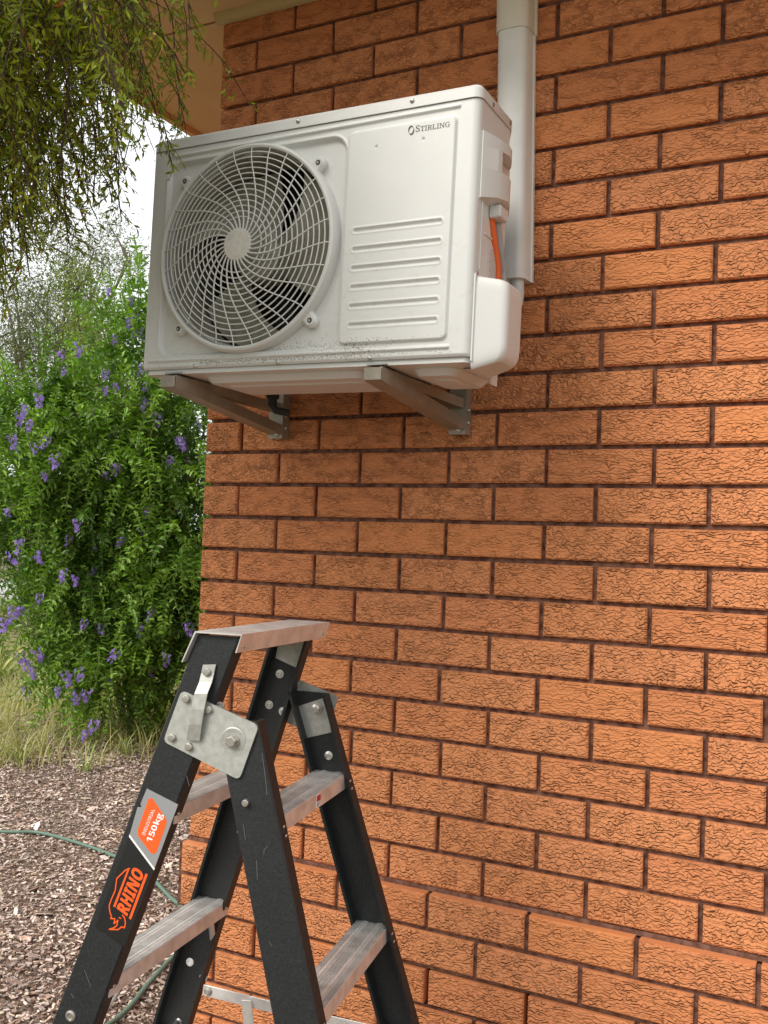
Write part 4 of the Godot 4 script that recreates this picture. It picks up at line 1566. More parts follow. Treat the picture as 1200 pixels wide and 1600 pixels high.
	# knee braces under the treads
	for side in [-1.0, 1.0]:
		var kb := MB.new()
		var w1: float = side * (lad_w(0.60) - 0.010)
		var w0: float = side * (lad_w(0.60) - 0.055)
		kb.tube([L3(rail_c(0.6, true, w0) + 0.031, 0.600, w0), L3(rail_c(0.66, true, w1) + 0.033, 0.655, w1)], 0.006, 4)
		part("knee_brace", kb, M.alu, t)
	# printed stickers on the near rail
	var lb := decal(t, "rating_sticker", [[-0.1285, 0.2618], [-0.0693, 0.2811], [-0.1027, 0.3866], [-0.1532, 0.3391], [-0.1428, 0.2932], [-0.1355, 0.2925], [-0.1378, 0.2875]], 0.0004, M.grey_label)
	decal(lb, "orange_panel", [[-0.1241, 0.2791], [-0.1210, 0.2764], [-0.1166, 0.2764], [-0.0884, 0.3063], [-0.0871, 0.3128], [-0.1010, 0.3590], [-0.1049, 0.3633], [-0.1104, 0.3634], [-0.1372, 0.3386], [-0.1392, 0.3302]], 0.0007, M.orange_label)
	decal(lb, "white_line", [[-0.1534, 0.3378], [-0.1017, 0.3859], [-0.1032, 0.3889], [-0.1539, 0.3418]], 0.0006, M.white_label)
	var lw := func(nm: String, text: String, q: Array, m: Material, wt: int, par: Node) -> void:
		var o := 0.0010
		var p0 := face(q[0][0], q[0][1], o)
		letters(par, nm, text, "Droid Sans", p0, face(q[1][0], q[1][1], o) - p0, face(q[2][0], q[2][1], o) - p0, m, wt)
	lw.call("letters", "150kg", [[-0.1085, 0.3470], [-0.0917, 0.3005], [-0.1227, 0.3439]], M.white_label, 700, lb)
	lw.call("letters", "INDUSTRIAL", [[-0.1245, 0.3365], [-0.1098, 0.2938], [-0.1306, 0.3353]], M.white_label, 400, lb)
	var bs := decal(t, "brand_sticker", [[-0.1537, 0.3414], [-0.1032, 0.3885], [-0.1452, 0.5142], [-0.2024, 0.4914]], 0.0004, M.black_label)
	lw.call("letters", "RHINO", [[-0.1445, 0.4664], [-0.1194, 0.3962], [-0.1656, 0.4561]], M.orange_label, 800, bs)
	decal(bs, "bar", [[-0.1515, 0.3946], [-0.1475, 0.3918], [-0.1677, 0.4554], [-0.1718, 0.4545]], 0.0007, M.orange_label)
	decal(bs, "bar", [[-0.1177, 0.3956], [-0.1134, 0.3964], [-0.1372, 0.4705], [-0.1413, 0.4691]], 0.0007, M.orange_label)
	stroke(bs, "emblem_line", [[-0.1476, 0.3912], [-0.1550, 0.3950], [-0.1696, 0.4102], [-0.1706, 0.4293], [-0.1764, 0.4443], [-0.1792, 0.4542], [-0.1772, 0.4633], [-0.1730, 0.4713]], 0.0020, 0.0007, M.orange_label)
	stroke(bs, "emblem_line", [[-0.1730, 0.4713], [-0.1747, 0.4738], [-0.1667, 0.4732], [-0.1677, 0.4809], [-0.1608, 0.4748], [-0.1621, 0.4833], [-0.1679, 0.4879], [-0.1754, 0.4910], [-0.1589, 0.4891], [-0.1532, 0.4839], [-0.1477, 0.4847], [-0.1467, 0.4770], [-0.1493, 0.4689], [-0.1534, 0.4657]], 0.0020, 0.0007, M.orange_label)
	stroke(bs, "emblem_line", [[-0.1592, 0.4704], [-0.1556, 0.4712]], 0.0018, 0.0007, M.orange_label)
	# pale scratches and rubbed marks on the rear rail
	for q in [[[0.0715, 0.186], [0.0800, 0.222], [0.0850, 0.250]], [[0.0925, 0.327], [0.0870, 0.334], [0.0865, 0.341]], [[0.048, 0.300], [0.0535, 0.322]], [[0.075, 0.352], [0.079, 0.380]], [[0.106, 0.470], [0.111, 0.476]]]:
		stroke(t, "scuff", q, 0.0009, 0.0003, M.scuff)
	for q in [[[-0.058, 0.235], [-0.052, 0.250]], [[-0.215, 0.560], [-0.200, 0.585]], [[-0.236, 0.60], [-0.230, 0.607]]]:
		stroke(t, "scuff", q, 0.0009, 0.0003, M.scuff)
	# small warning label on the upper rear tread
	var rd := 0.302
	var rx := rail_c(0.289, false, 0) + 0.0335
	var wl := MB.new()
	wl.box(L3(rx + 0.0006, rd + 0.001, 0.012), Vector3(0.0009, 0.022, 0.020), 0.0)
	var wo := part("warning_label", wl, M.white_label, t)
	var wr := MB.new()
	wr.box(L3(rx + 0.0012, rd - 0.004, 0.012), Vector3(0.0007, 0.0105, 0.0185), 0.0)
	part("red_panel", wr, M.red_label, wo)
	var wp := MB.new()
	for i in 3:
		wp.box(L3(rx + 0.0012, rd + 0.0045 + i * 0.0026, 0.012 - 0.001 * i), Vector3(0.0006, 0.0009, 0.015 - 0.003 * i), 0.0)
	part("print_lines", wp, M.ink, wo)

func tread(t: Node, d: float, front: bool) -> void:
	var half := 0.0335
	var lip := 0.027
	var top := [Vector2(-half, -lip), Vector2(-half, -0.0015), Vector2(-half + 0.0012, 0.0)]
	var ribs := [-0.0305, -0.0265, -0.0225, -0.0075, -0.0038, 0.0, 0.0038, 0.0075, 0.0225, 0.0265, 0.0305]
	for x in ribs:
		top.append(Vector2(x - 0.0013, -0.0002))
		top.append(Vector2(x - 0.0010, -0.0034))
		top.append(Vector2(x + 0.0010, -0.0034))
		top.append(Vector2(x + 0.0013, -0.0002))
		if absf(x + 0.0225) < 0.0001 or absf(x - 0.0075) < 0.0001:
			top.append(Vector2(x + 0.0045, 0.0001))
			top.append(Vector2(x + 0.0075, 0.0011))
			top.append(Vector2(x + 0.0105, 0.0001))
	top.append(Vector2(half - 0.0012, 0.0))
	top.append(Vector2(half, -0.0015))
	top.append(Vector2(half, -lip))
	top.append(Vector2(half - 0.0022, -lip))
	top.append(Vector2(half - 0.0022, -0.0055))
	top.append(Vector2(-half + 0.0022, -0.0055))
	top.append(Vector2(-half + 0.0022, -lip))
	var poly := PackedVector2Array(top)
	var A := []
	var B := []
	var w := lad_w(d) - 0.0024
	for p in poly:
		var c0 := rail_c(d, front, -w)
		var c1 := rail_c(d, front, w)
		A.append(L3(c0 + p.x, d - p.y, -w))
		B.append(L3(c1 + p.x, d - p.y, w))
	var b := MB.new()
	b.loft(A, B, poly)
	part("step", b, M.alu, t)

# ------------------------------------------------------------------ plants
func leaf_mesh(fold: float, droop: float, wid: float) -> ArrayMesh:
	# unit leaf along +z, width wid, folded along the midrib
	var b := MB.new()
	var prof := [[0.0, 0.06], [0.28, 0.42], [0.55, 0.5], [0.8, 0.3], [1.0, 0.0]]
	for i in prof.size() - 1:
		for s in [-1.0, 1.0]:
			var z0: float = prof[i][0]
			var z1: float = prof[i + 1][0]
			var m0 := Vector3(0, -droop * z0 * z0, z0)
			var m1 := Vector3(0, -droop * z1 * z1, z1)
			var e0 := m0 + Vector3(s * prof[i][1] * wid, prof[i][1] * fold * wid, 0)
			var e1 := m1 + Vector3(s * prof[i + 1][1] * wid, prof[i + 1][1] * fold * wid, 0)
			if i == prof.size() - 2:
				b.tri(m0, e0, m1, Vector3.UP)
			else:
				b.quad(m0, e0, e1, m1, Vector3.UP)
	return b.mesh()

func needle_mesh() -> ArrayMesh:
	var b := MB.new()
	b.quad(Vector3(-0.02, 0, 0), Vector3(0.02, 0, 0), Vector3(0.075, 0.01, 0.45), Vector3(-0.075, 0.01, 0.45), Vector3.UP)
	b.tri(Vector3(-0.075, 0.01, 0.45), Vector3(0.075, 0.01, 0.45), Vector3(0, -0.06, 1.0), Vector3.UP)
	return b.mesh()

func aim(d: Vector3, roll: float, s: Vector3) -> Basis:
	var z := d.normalized()
	var x := (Vector3.UP if absf(z.y) < 0.95 else Vector3.RIGHT).cross(z).normalized()
	var y := z.cross(x)
	return Basis(x, y, z).rotated(z, roll).scaled_local(s)

func build_weeping_tree() -> void:
	var r := RandomNumberGenerator.new()
	r.seed = 555
	var t := thing("weeping_tree", "fine leaved weeping tree hanging its branches in front of the eave", "tree", Vector3(-0.95, 0, 1.25))
	var o := t.position
	var trunk := MB.new()
	trunk.tube([Vector3(0, -0.05, 0), Vector3(0.02, 0.6, 0.01), Vector3(0.06, 1.4, -0.02), Vector3(0.12, 2.3, -0.08), Vector3(0.16, 3.2, -0.14)], [0.085, 0.07, 0.062, 0.05, 0.03], 12)
	part("trunk", trunk, M.bark, t)
	var limbs := MB.new()
	var bough_ends := []
	var boughs := [
		[Vector3(0.10, 2.1, -0.06), Vector3(0.40, 2.75, -0.20), Vector3(0.85, 2.95, -0.35), Vector3(1.25, 2.80, -0.47)],
		[Vector3(0.11, 2.3, -0.08), Vector3(0.35, 2.9, -0.35), Vector3(0.75, 3.05, -0.60), Vector3(1.05, 2.90, -0.75)],
		[Vector3(0.10, 2.2, -0.08), Vector3(0.25, 2.8, -0.5), Vector3(0.55, 2.95, -0.9), Vector3(0.75, 2.8, -1.05)],
		[Vector3(0.14, 2.8, -0.12), Vector3(0.45, 3.15, -0.2), Vector3(0.95, 3.2, -0.25), Vector3(1.3, 3.05, -0.32)],
		[Vector3(0.12, 2.5, -0.1), Vector3(-0.2, 3.0, 0.2), Vector3(-0.5, 3.1, 0.5), Vector3(-0.7, 2.9, 0.7)],
		[Vector3(0.12, 2.6, -0.1), Vector3(-0.2, 3.0, -0.3), Vector3(-0.4, 3.1, -0.6), Vector3(-0.5, 2.9, -0.8)],
		[Vector3(0.12, 2.4, -0.1), Vector3(0.3, 2.9, 0.1), Vector3(0.6, 3.05, 0.15), Vector3(0.9, 2.9, 0.10)],
	]
	var nodes := []
	for bg in boughs:
		var cv := Curve3D.new()
		for i in bg.size():
			var pr: Vector3 = bg[maxi(i - 1, 0)]
			var nx: Vector3 = bg[mini(i + 1, bg.size() - 1)]
			cv.add_point(bg[i], -(nx - pr) / 6.0, (nx - pr) / 6.0)
		var path := []
		var rads := []
		for i in 13:
			path.append(cv.sample_baked(cv.get_baked_length() * i / 12.0))
			rads.append(lerpf(0.024, 0.005, i / 12.0))
		limbs.tube(path, rads, 7)
		nodes.append(path)
	part("limbs", limbs, M.bark, t)
	# hanging twigs with narrow leaves
	var tw := MB.new()
	var xfs := []
	var cols := []
	var made := 0
	var tries := 0
	while made < 540 and tries < 40000:
		tries += 1
		# a start point over the plan of the crown, a four-cornered patch beside the house corner
		var side := pow(r.randf(), 0.9)
		var b := r.randf()
		var rim := Vector2(0.47, 1.00).lerp(Vector2(0.13, 0.61), b)
		var heart := Vector2(0.29, 1.26).lerp(Vector2(-0.81, 0.56), b)
		var pl := heart.lerp(rim, side)
		var low := lerpf(1.90, 2.27, pow(side, 1.3)) + absf(r.randfn(0, 0.17)) + (0.10 * b)
		var len := r.randf_range(0.28, 0.6)
		var p := Vector3(pl.x, low + len * 0.85, pl.y)
		# keep clear of the unit, the wall and the eave
		if p.x > 0.10 and p.z < 0.60:
			continue
		if p.z < 0.72 and p.y > 2.98 and p.x > -0.65:
			continue
		made += 1
		var dir := Vector3(r.randfn(0.0, 0.4), r.randf_range(-0.6, 0.1), r.randfn(0.0, 0.45)).normalized()
		var path := [p - o]
		var n := int(len / 0.02)
		var q := p
		var green := r.randf()
		for i in n:
			dir = (dir + Vector3(r.randfn(0, 0.09), -0.085, r.randfn(0, 0.09))).normalized()
			q += dir * 0.02
			if i % 2 == 1 or i == n - 1:
				path.append(q - o)
			# side twiglets
			var twl := r.randf_range(0.025, 0.075) * (1.0 - 0.5 * i / n)
			var a := r.randf() * TAU
			var sd := (Vector3(cos(a), r.randfn(-0.25, 0.3), sin(a)) + dir * 0.6).normalized()
			var m := int(twl / 0.0075) + 2
			var z := q
			var sp := [q - o]
			for k in m:
				sd = (sd + Vector3(r.randfn(0, 0.1), -0.07, r.randfn(0, 0.1))).normalized()
				z += sd * 0.0075
				if k % 3 == 2 or k == m - 1:
					sp.append(z - o)
				var la := r.randf() * TAU
				var out := sd.cross(Vector3(cos(la), sin(la), 0.3)).normalized()
				var ld := (sd * r.randf_range(0.5, 1.1) + out * r.randf_range(0.5, 1.0)).normalized()
				var L := r.randf_range(0.011, 0.021)
				xfs.append(Transform3D(aim(ld, r.randf() * TAU, Vector3(L * 1.95, L, L)), z - o))
				var c := Color(0.16, 0.25, 0.022).lerp(Color(0.50, 0.53, 0.045), r.randf() * (0.3 + 0.7 * green))
				if r.randf() < 0.03:
					c = Color(0.22, 0.10, 0.03)
				cols.append(c)
			if sp.size() >= 2:
				tw.tube(sp, 0.0006, 3, false)
		if path.size() >= 2:
			tw.tube(path, 0.0012, 4, false)
	part("twigs", tw, M.twig, t)
	multi("crown", needle_mesh(), M.needle, xfs, cols, t)

func build_bush() -> void:
	var r := RandomNumberGenerator.new()
	r.seed = 808
	var t := thing("flowering_bush", "large green bush with drooping purple flowers behind the house corner", "bush", Vector3(-3.8, 0, -4.2))
	var o := t.position
	var stems := MB.new()
	for i in 9:
		var a := TAU * i / 9.0
		stems.tube([Vector3(cos(a) * 0.12, -0.03, sin(a) * 0.12), Vector3(cos(a) * 0.3, 0.7, sin(a) * 0.3), Vector3(cos(a + 0.3) * 0.55, 1.6, sin(a + 0.3) * 0.55), Vector3(cos(a + 0.5) * 0.7, 2.6, sin(a + 0.5) * 0.7)], [0.03, 0.024, 0.018, 0.008], 7)
	part("trunk", stems, M.bark, t)
	var lobes := [[Vector3(-3.75, 1.55, -4.25), Vector3(0.95, 1.15, 0.95), 1.0], [Vector3(-3.75, 2.75, -4.4), Vector3(0.85, 0.85, 0.85), 0.8], [Vector3(-4.1, 2.1, -3.6), Vector3(0.62, 0.62, 0.6), 0.55], [Vector3(-3.85, 1.30, -3.5), Vector3(0.42, 0.42, 0.45), 0.45], [Vector3(-3.62, 0.72, -3.7), Vector3(0.55, 0.5, 0.5), 0.6], [Vector3(-4.0, 3.35, -4.2), Vector3(0.5, 0.5, 0.45), 0.14], [Vector3(-3.35, 1.9, -5.1), Vector3(1.2, 1.5, 1.1), 0.5], [Vector3(-4.45, 2.6, -3.5), Vector3(0.35, 0.3, 0.35), 0.22], [Vector3(-4.5, 1.75, -3.4), Vector3(0.4, 0.35, 0.35), 0.3], [Vector3(-3.2, 1.35, -3.95), Vector3(0.55, 0.6, 0.5), 0.6], [Vector3(-3.25, 0.70, -4.0), Vector3(0.5, 0.5, 0.45), 0.45], [Vector3(-3.3, 2.1, -4.1), Vector3(0.5, 0.6, 0.5), 0.45], [Vector3(-3.75, 2.0, -3.8), Vector3(0.6, 0.7, 0.5), 0.5]]
	var total := 0.0
	for l in lobes:
		total += l[2]
	var xfs := []
	var cols := []
	var shoots := MB.new()
	var view := (Vector3(1.64, 1.5, 2.11) - Vector3(-3.8, 1.5, -4.2)).normalized()
	var tips := []
	var hollow := noise(1.7, 818, 2)
	for i in 8600:
		var pick := r.randf() * total
		var l: Array = lobes[0]
		for q in lobes:
			pick -= q[2]
			if pick <= 0.0:
				l = q
				break
		var dv := Vector3(r.randfn(), r.randfn(), r.randfn()).normalized()
		if dv.dot(view) < -0.35 and r.randf() < 0.75:
			continue
		var depth := 1.0 - absf(r.randfn(0, 0.22))
		if r.randf() < 0.2:
			depth = r.randf_range(0.3, 0.8)
		var p: Vector3 = l[0] + dv * l[1] * depth * 0.93
		if p.y < 0.12:
			continue
		var cl := hollow.get_noise_3dv(p)
		if cl < 0.0 and r.randf() < 0.88:
			continue
		var upright := r.randf() < 0.4
		var dir := (dv * 0.8 + Vector3(0, 0.9 if upright else -0.25, 0) + Vector3(r.randfn(0, 0.3), r.randfn(0, 0.25), r.randfn(0, 0.3))).normalized()
		var n := r.randi_range(8, 17)
		var sp := r.randf_range(0.023, 0.034)
		var tone := clampf(0.25 + cl * 1.3 + r.randf() * 0.5, 0.0, 1.0)
		var base := Color(0.068, 0.165, 0.026).lerp(Color(0.24, 0.42, 0.055), pow(tone, 1.3))
		var q := p
		var path := [q - o]
		var ph := r.randf() * TAU
		for k in n:
			dir = (dir + Vector3(0, 0.02 if upright else -0.09, 0) + Vector3(r.randfn(0, 0.06), 0, r.randfn(0, 0.06))).normalized()
			q += dir * sp
			path.append(q - o)
			var sz := r.randf_range(0.042, 0.068) * (1.0 if k < n - 3 else 0.7)
			for s in 2:
				var a := ph + k * PI / 2 + s * PI
				var side := dir.cross(Vector3.UP if absf(dir.y) < 0.95 else Vector3.RIGHT).normalized().rotated(dir, a)
				var ld := (side + dir * 0.55 + Vector3(0, 0.12, 0)).normalized()
				# leaf faces roughly to the sky
				var x := ld.cross(Vector3.UP)
				if x.length() < 0.1:
					x = Vector3.RIGHT
				x = x.normalized()
				var y := x.cross(ld) * -1.0
				if y.y < 0.0:
					y = -y
					x = -x
				var bb := Basis(x, y, ld).rotated(ld, r.randfn(0, 0.45)).scaled_local(Vector3(sz, sz, sz))
				xfs.append(Transform3D(bb, q - o))
				var c := base.lerp(Color(0.30, 0.46, 0.06), 0.5 if (k > n - 3 and upright) else 0.0)
				cols.append(c * r.randf_range(0.8, 1.2))
		shoots.tube(path, 0.0022, 4, false)
		if not upright and depth > 0.85:
			tips.append([q, dir])
	# older leaves inside the crown
	for i in 9000:
		var l: Array = lobes[r.randi() % lobes.size()]
		var dv := Vector3(r.randfn(), r.randfn(), r.randfn()).normalized()
		var p: Vector3 = l[0] + dv * l[1] * pow(r.randf(), 0.45) * 0.82
		if p.y < 0.15 or hollow.get_noise_3dv(p) < -0.05:
			continue
		var sz := r.randf_range(0.06, 0.085)
		xfs.append(Transform3D(aim(Vector3(r.randfn(), r.randfn(-0.3, 0.5), r.randfn()), r.randf() * TAU, Vector3(sz, sz, sz)), p - o))
		cols.append(Color(0.068, 0.165, 0.026).lerp(Color(0.24, 0.42, 0.055), pow(r.randf(), 1.3)) * r.randf_range(0.8, 1.2))
	part("stems", shoots, M.stem, t)
	multi("crown", leaf_mesh(0.35, 0.16, 0.42), M.leaf, xfs, cols, t)
	# hanging purple racemes
	var kinds := []
	for k in 4:
		kinds.append(raceme(r))
	var spots := [Vector3(-3.48, 1.30, -2.95), Vector3(-3.46, 1.27, -3.04), Vector3(-3.30, 0.97, -2.99), Vector3(-3.15, 0.91, -3.40), Vector3(-3.10, 1.03, -3.44), Vector3(-3.15, 0.75, -3.13), Vector3(-3.48, 0.70, -2.66), Vector3(-3.30, 0.61, -2.85), Vector3(-3.31, 0.62, -2.98), Vector3(-3.46, 0.65, -2.69), Vector3(-3.21, 0.22, -2.94), Vector3(-3.28, 0.47, -2.93), Vector3(-3.48, 1.05, -2.52), Vector3(-3.45, 1.07, -2.55), Vector3(-3.44, 1.15, -2.70), Vector3(-3.36, 0.79, -2.64), Vector3(-3.43, 0.75, -2.57), Vector3(-3.34, 1.56, -3.36), Vector3(-3.50, 1.66, -3.07), Vector3(-3.54, 1.51, -2.60), Vector3(-3.45, 1.43, -2.69), Vector3(-3.59, 2.69, -3.40), Vector3(-3.54, 2.72, -3.45), Vector3(-3.45, 2.62, -3.67), Vector3(-3.57, 2.35, -3.43), Vector3(-3.60, 2.81, -3.40), Vector3(-3.84, 2.47, -2.86), Vector3(-3.79, 2.39, -2.77), Vector3(-3.78, 2.55, -2.93), Vector3(-3.67, 2.24, -2.90), Vector3(-3.71, 2.19, -2.85), Vector3(-3.59, 1.99, -2.84), Vector3(-3.62, 2.11, -2.95), Vector3(-3.97, 2.96, -3.30), Vector3(-3.88, 3.02, -3.40), Vector3(-3.88, 3.54, -3.68), Vector3(-3.75, 3.48, -3.80), Vector3(-3.73, 3.35, -3.82), Vector3(-3.68, 3.23, -3.86), Vector3(-3.76, 3.30, -3.79), Vector3(-3.54, 2.89, -3.72), Vector3(-3.15, 2.34, -3.78), Vector3(-3.13, 2.48, -3.93), Vector3(-3.22, 2.18, -3.73), Vector3(-3.93, 2.69, -3.06), Vector3(-3.74, 2.35, -2.82), Vector3(-3.74, 2.22, -2.68), Vector3(-3.88, 2.82, -3.25), Vector3(-2.94, 0.72, -3.45), Vector3(-3.21, 1.78, -3.48), Vector3(-3.31, 2.50, -3.66), Vector3(-3.51, 0.98, -2.48), Vector3(-3.34, 0.52, -2.81), Vector3(-3.56, 1.43, -2.57), Vector3(-3.67, 1.73, -2.60), Vector3(-3.17, 0.28, -2.98), Vector3(-3.20, 0.50, -2.94), Vector3(-3.65, 3.21, -3.75), Vector3(-3.76, 3.14, -3.65)]
	var found := 0
	for q in tips:
		var e: Vector3 = q[0]
		if found < 46 and r.randf() < 0.16 and (e - Vector3(-3.8, 1.6, -4.2)).dot(view) > 0.35:
			spots.append(e)
			found += 1
	for s in spots:
		var p: Vector3 = s
		var f := MeshInstance3D.new()
		f.name = "flower_cluster"
		f.mesh = kinds[r.randi() % 4]
		f.material_override = M.petal
		f.position = p - o
		f.rotation = Vector3(r.randfn(0, 0.3), r.randf() * TAU, r.randfn(0, 0.3))
		f.scale = Vector3.ONE * r.randf_range(0.65, 1.1)
		t.add_child(f, true)

func raceme(r: RandomNumberGenerator) -> ArrayMesh:
	var b := MB.new()
	for i in 22:
		var s := i / 22.0
		var a := r.randf() * TAU
		var rad := 0.048 * (1.0 - s * 0.6) * r.randf_range(0.4, 1.0)
		var c := Vector3(cos(a) * rad, -0.10 * s + 0.04, sin(a) * rad)
		var out := Vector3(cos(a), r.randf_range(-0.2, 0.6), sin(a)).normalized()
		var u := out.cross(Vector3.UP).normalized()
		var w := u.cross(out)
		var sz := r.randf_range(0.008, 0.012)
		for k in 5:
			var a0 := TAU * k / 5.0
			var p0 := c + (u * cos(a0 - 0.45) + w * sin(a0 - 0.45)) * sz * 0.9 + out * 0.002
			var p1 := c + (u * cos(a0 + 0.45) + w * sin(a0 + 0.45)) * sz * 0.9 + out * 0.002
			var tip := c + (u * cos(a0) + w * sin(a0)) * sz * 1.35
			b.tri(c, p0, tip, out)
			b.tri(c, tip, p1, out)
	return b.mesh()

func blade_mesh(bend: float) -> ArrayMesh:
	var b := MB.new()
	var n := 6
	for i in n:
		var s0 := float(i) / n
		var s1 := float(i + 1) / n
		var w0 := 0.5 * (1.0 - s0 * s0)
		var w1 := 0.5 * (1.0 - s1 * s1)
		var p0 := Vector3(0, sin(s0 * bend) / bend, (1.0 - cos(s0 * bend)) / bend)
		var p1 := Vector3(0, sin(s1 * bend) / bend, (1.0 - cos(s1 * bend)) / bend)
		b.quad(p0 - Vector3(w0, 0, 0) * 0.03, p0 + Vector3(w0, 0, 0) * 0.03, p1 + Vector3(w1, 0, 0) * 0.03, p1 - Vector3(w1, 0, 0) * 0.03, Vector3(0, 0, -1))
	return b.mesh()

func build_grass() -> void:
	var r := RandomNumberGenerator.new()
	r.seed = 99
	var xfs := []
	var cols := []
	var clump := noise(0.9, 77, 2)
	var made := 0
	while made < 30000:
		var p := Vector2(r.randf_range(-8.2, -2.9), r.randf_range(-8.0, -2.4))
		# bed of dry grass: on the far side of the mulch, thinning out to it
		var k := p.x * 0.77 + p.y * 0.64 + 4.15
		var e := clampf(-k * 1.1, 0.0, 1.0)
		if r.randf() > e * (0.35 + 0.65 * clampf(0.5 + clump.get_noise_2d(p.x, p.y) * 1.6, 0.0, 1.0)):
			made += 1 if r.randf() < 0.05 else 0
			continue
		made += 1
		var L := r.randf_range(0.14, 0.40)
		var b := Basis.from_euler(Vector3(r.randf_range(-0.2, 0.7), r.randf() * TAU, 0)).scaled_local(Vector3(L * r.randf_range(0.5, 0.9), L, L))
		xfs.append(Transform3D(b, Vector3(p.x, 0.0, p.y)))
		var dry := pow(r.randf(), 0.55)
		cols.append(Color(0.22, 0.32, 0.06).lerp(Color(0.70, 0.60, 0.34), dry) * r.randf_range(0.8, 1.15))
	var g := multi("dry_grass", blade_mesh(1.3), M.leaf, xfs, cols, self)
	tag(g, "straw coloured grass growing beneath the purple flowering bush", "grass", "", "stuff")
	var labels := ["pale green strappy tuft nearest the frame edge on the mulch", "small strappy tuft on the mulch below the purple bush", "broad green strappy clump beside the dry grass", "thin strappy tuft at the edge of the mulch under the purple bush"]
	var at := [Vector3(-3.55, 0, -2.72), Vector3(-3.05, 0, -2.80), Vector3(-6.3, 0, -4.9), Vector3(-3.2, 0, -3.35)]
	var size := [0.30, 0.27, 0.75, 0.25]
	for i in 4:
		var t := thing("grass_tuft", labels[i], "plant", at[i], "strappy tufts in the garden bed")
		var nb := 26 if i != 2 else 70
		for k in nb:
			var o := MeshInstance3D.new()
			o.name = "blade"
			o.mesh = blade_a if k % 2 == 0 else blade_b
			o.material_override = tuft_m[k % 3]
			var L: float = size[i] * r.randf_range(0.7, 1.15)
			var sw := 1.1 if i != 2 else 1.4
			o.transform = Transform3D(Basis.from_euler(Vector3(r.randf_range(0.05, 0.75), r.randf() * TAU, 0)).scaled_local(Vector3(L * sw, L, L)), Vector3(r.randfn(0, 0.02), 0.01, r.randfn(0, 0.02)))
			t.add_child(o, true)

var blade_a: ArrayMesh = blade_mesh(1.6)
var blade_b: ArrayMesh = blade_mesh(1.1)
var tuft_m := tuft_mats()

func tuft_mats() -> Array:
	var out := []
	for c in [Color(0.20, 0.30, 0.06), Color(0.30, 0.38, 0.12), Color(0.42, 0.42, 0.16)]:
		var m := mat(c.linear_to_srgb(), 0.55)
		m.backlight_enabled = true
		m.backlight = Color(0.3, 0.3, 0.1)
		m.cull_mode = BaseMaterial3D.CULL_DISABLED
		out.append(m)
	return out

# ------------------------------------------------------------------ far things
func far_tree(label: String, at: Vector3, h: float, spread: float, col: Color, col2: Color, leaves: int, size: float, sd: int, bare := 0.35, wid := 0.35) -> void:
	var r := RandomNumberGenerator.new()
	r.seed = sd
	var t := thing("garden_tree", label, "tree", at, "trees beyond the garden")
	var tr := MB.new()
	tr.tube([Vector3(0, -0.1, 0), Vector3(0.05, h * 0.12, 0), Vector3(0, h * bare * 0.7, 0.1)], [h * 0.022, h * 0.018, h * 0.014], 9)
	part("trunk", tr, M.bark, t)
	var lm := MB.new()
	var ends := []
	var n := 16
	for i in n:
		var a := TAU * i / n + r.randfn(0, 0.3)
		var e := Vector3(cos(a) * spread * r.randf_range(0.25, 0.95), h * r.randf_range(bare + 0.15, 0.97), sin(a) * spread * r.randf_range(0.25, 0.95))
		var s := Vector3(0, h * bare * r.randf_range(0.3, 0.7), 0.05)
		var mid := s.lerp(e, 0.5) + Vector3(-e.x * 0.14, h * 0.03, -e.z * 0.14)
		var path := []
		for k in 7:
			var q := k / 6.0
			path.append(s.lerp(mid, q).lerp(mid.lerp(e, q), q) + Vector3(r.randfn(0, 0.04), r.randfn(0, 0.04), r.randfn(0, 0.04)))
		lm.tube(path, [h * 0.012, h * 0.010, h * 0.0085, h * 0.007, h * 0.005, h * 0.0035, h * 0.0016], 6)
		for k in 4:
			var b: Vector3 = path[3 + k % 4]
			var c := b + Vector3(r.randfn(0, spread * 0.2), r.randf_range(0.1, 0.5) * h * 0.22, r.randfn(0, spread * 0.2))
			lm.tube([b, b.lerp(c, 0.5) + Vector3(0, 0.05, 0), c], [h * 0.003, h * 0.002, h * 0.0008], 4)
			ends.append(c)
		ends.append(e)
		ends.append(path[4])
	part("limbs", lm, M.bark, t)
	var xfs := []
	var cols := []
	for i in leaves:
		var e: Vector3 = ends[r.randi() % ends.size()]
		var p := e + Vector3(r.randfn(0, spread * 0.10), r.randfn(0, h * 0.032), r.randfn(0, spread * 0.10))
		var L := size * r.randf_range(0.6, 1.3)
		var d := Vector3(r.randfn(0, 1), r.randfn(-0.7, 0.7), r.randfn(0, 1))
		xfs.append(Transform3D(aim(d, r.randf() * TAU, Vector3(L, L, L)), p))
		cols.append(col.lerp(col2, r.randf()) * r.randf_range(0.8, 1.2))
	multi("crown", leaf_mesh(0.2, 0.1, wid), M.leaf, xfs, cols, t)

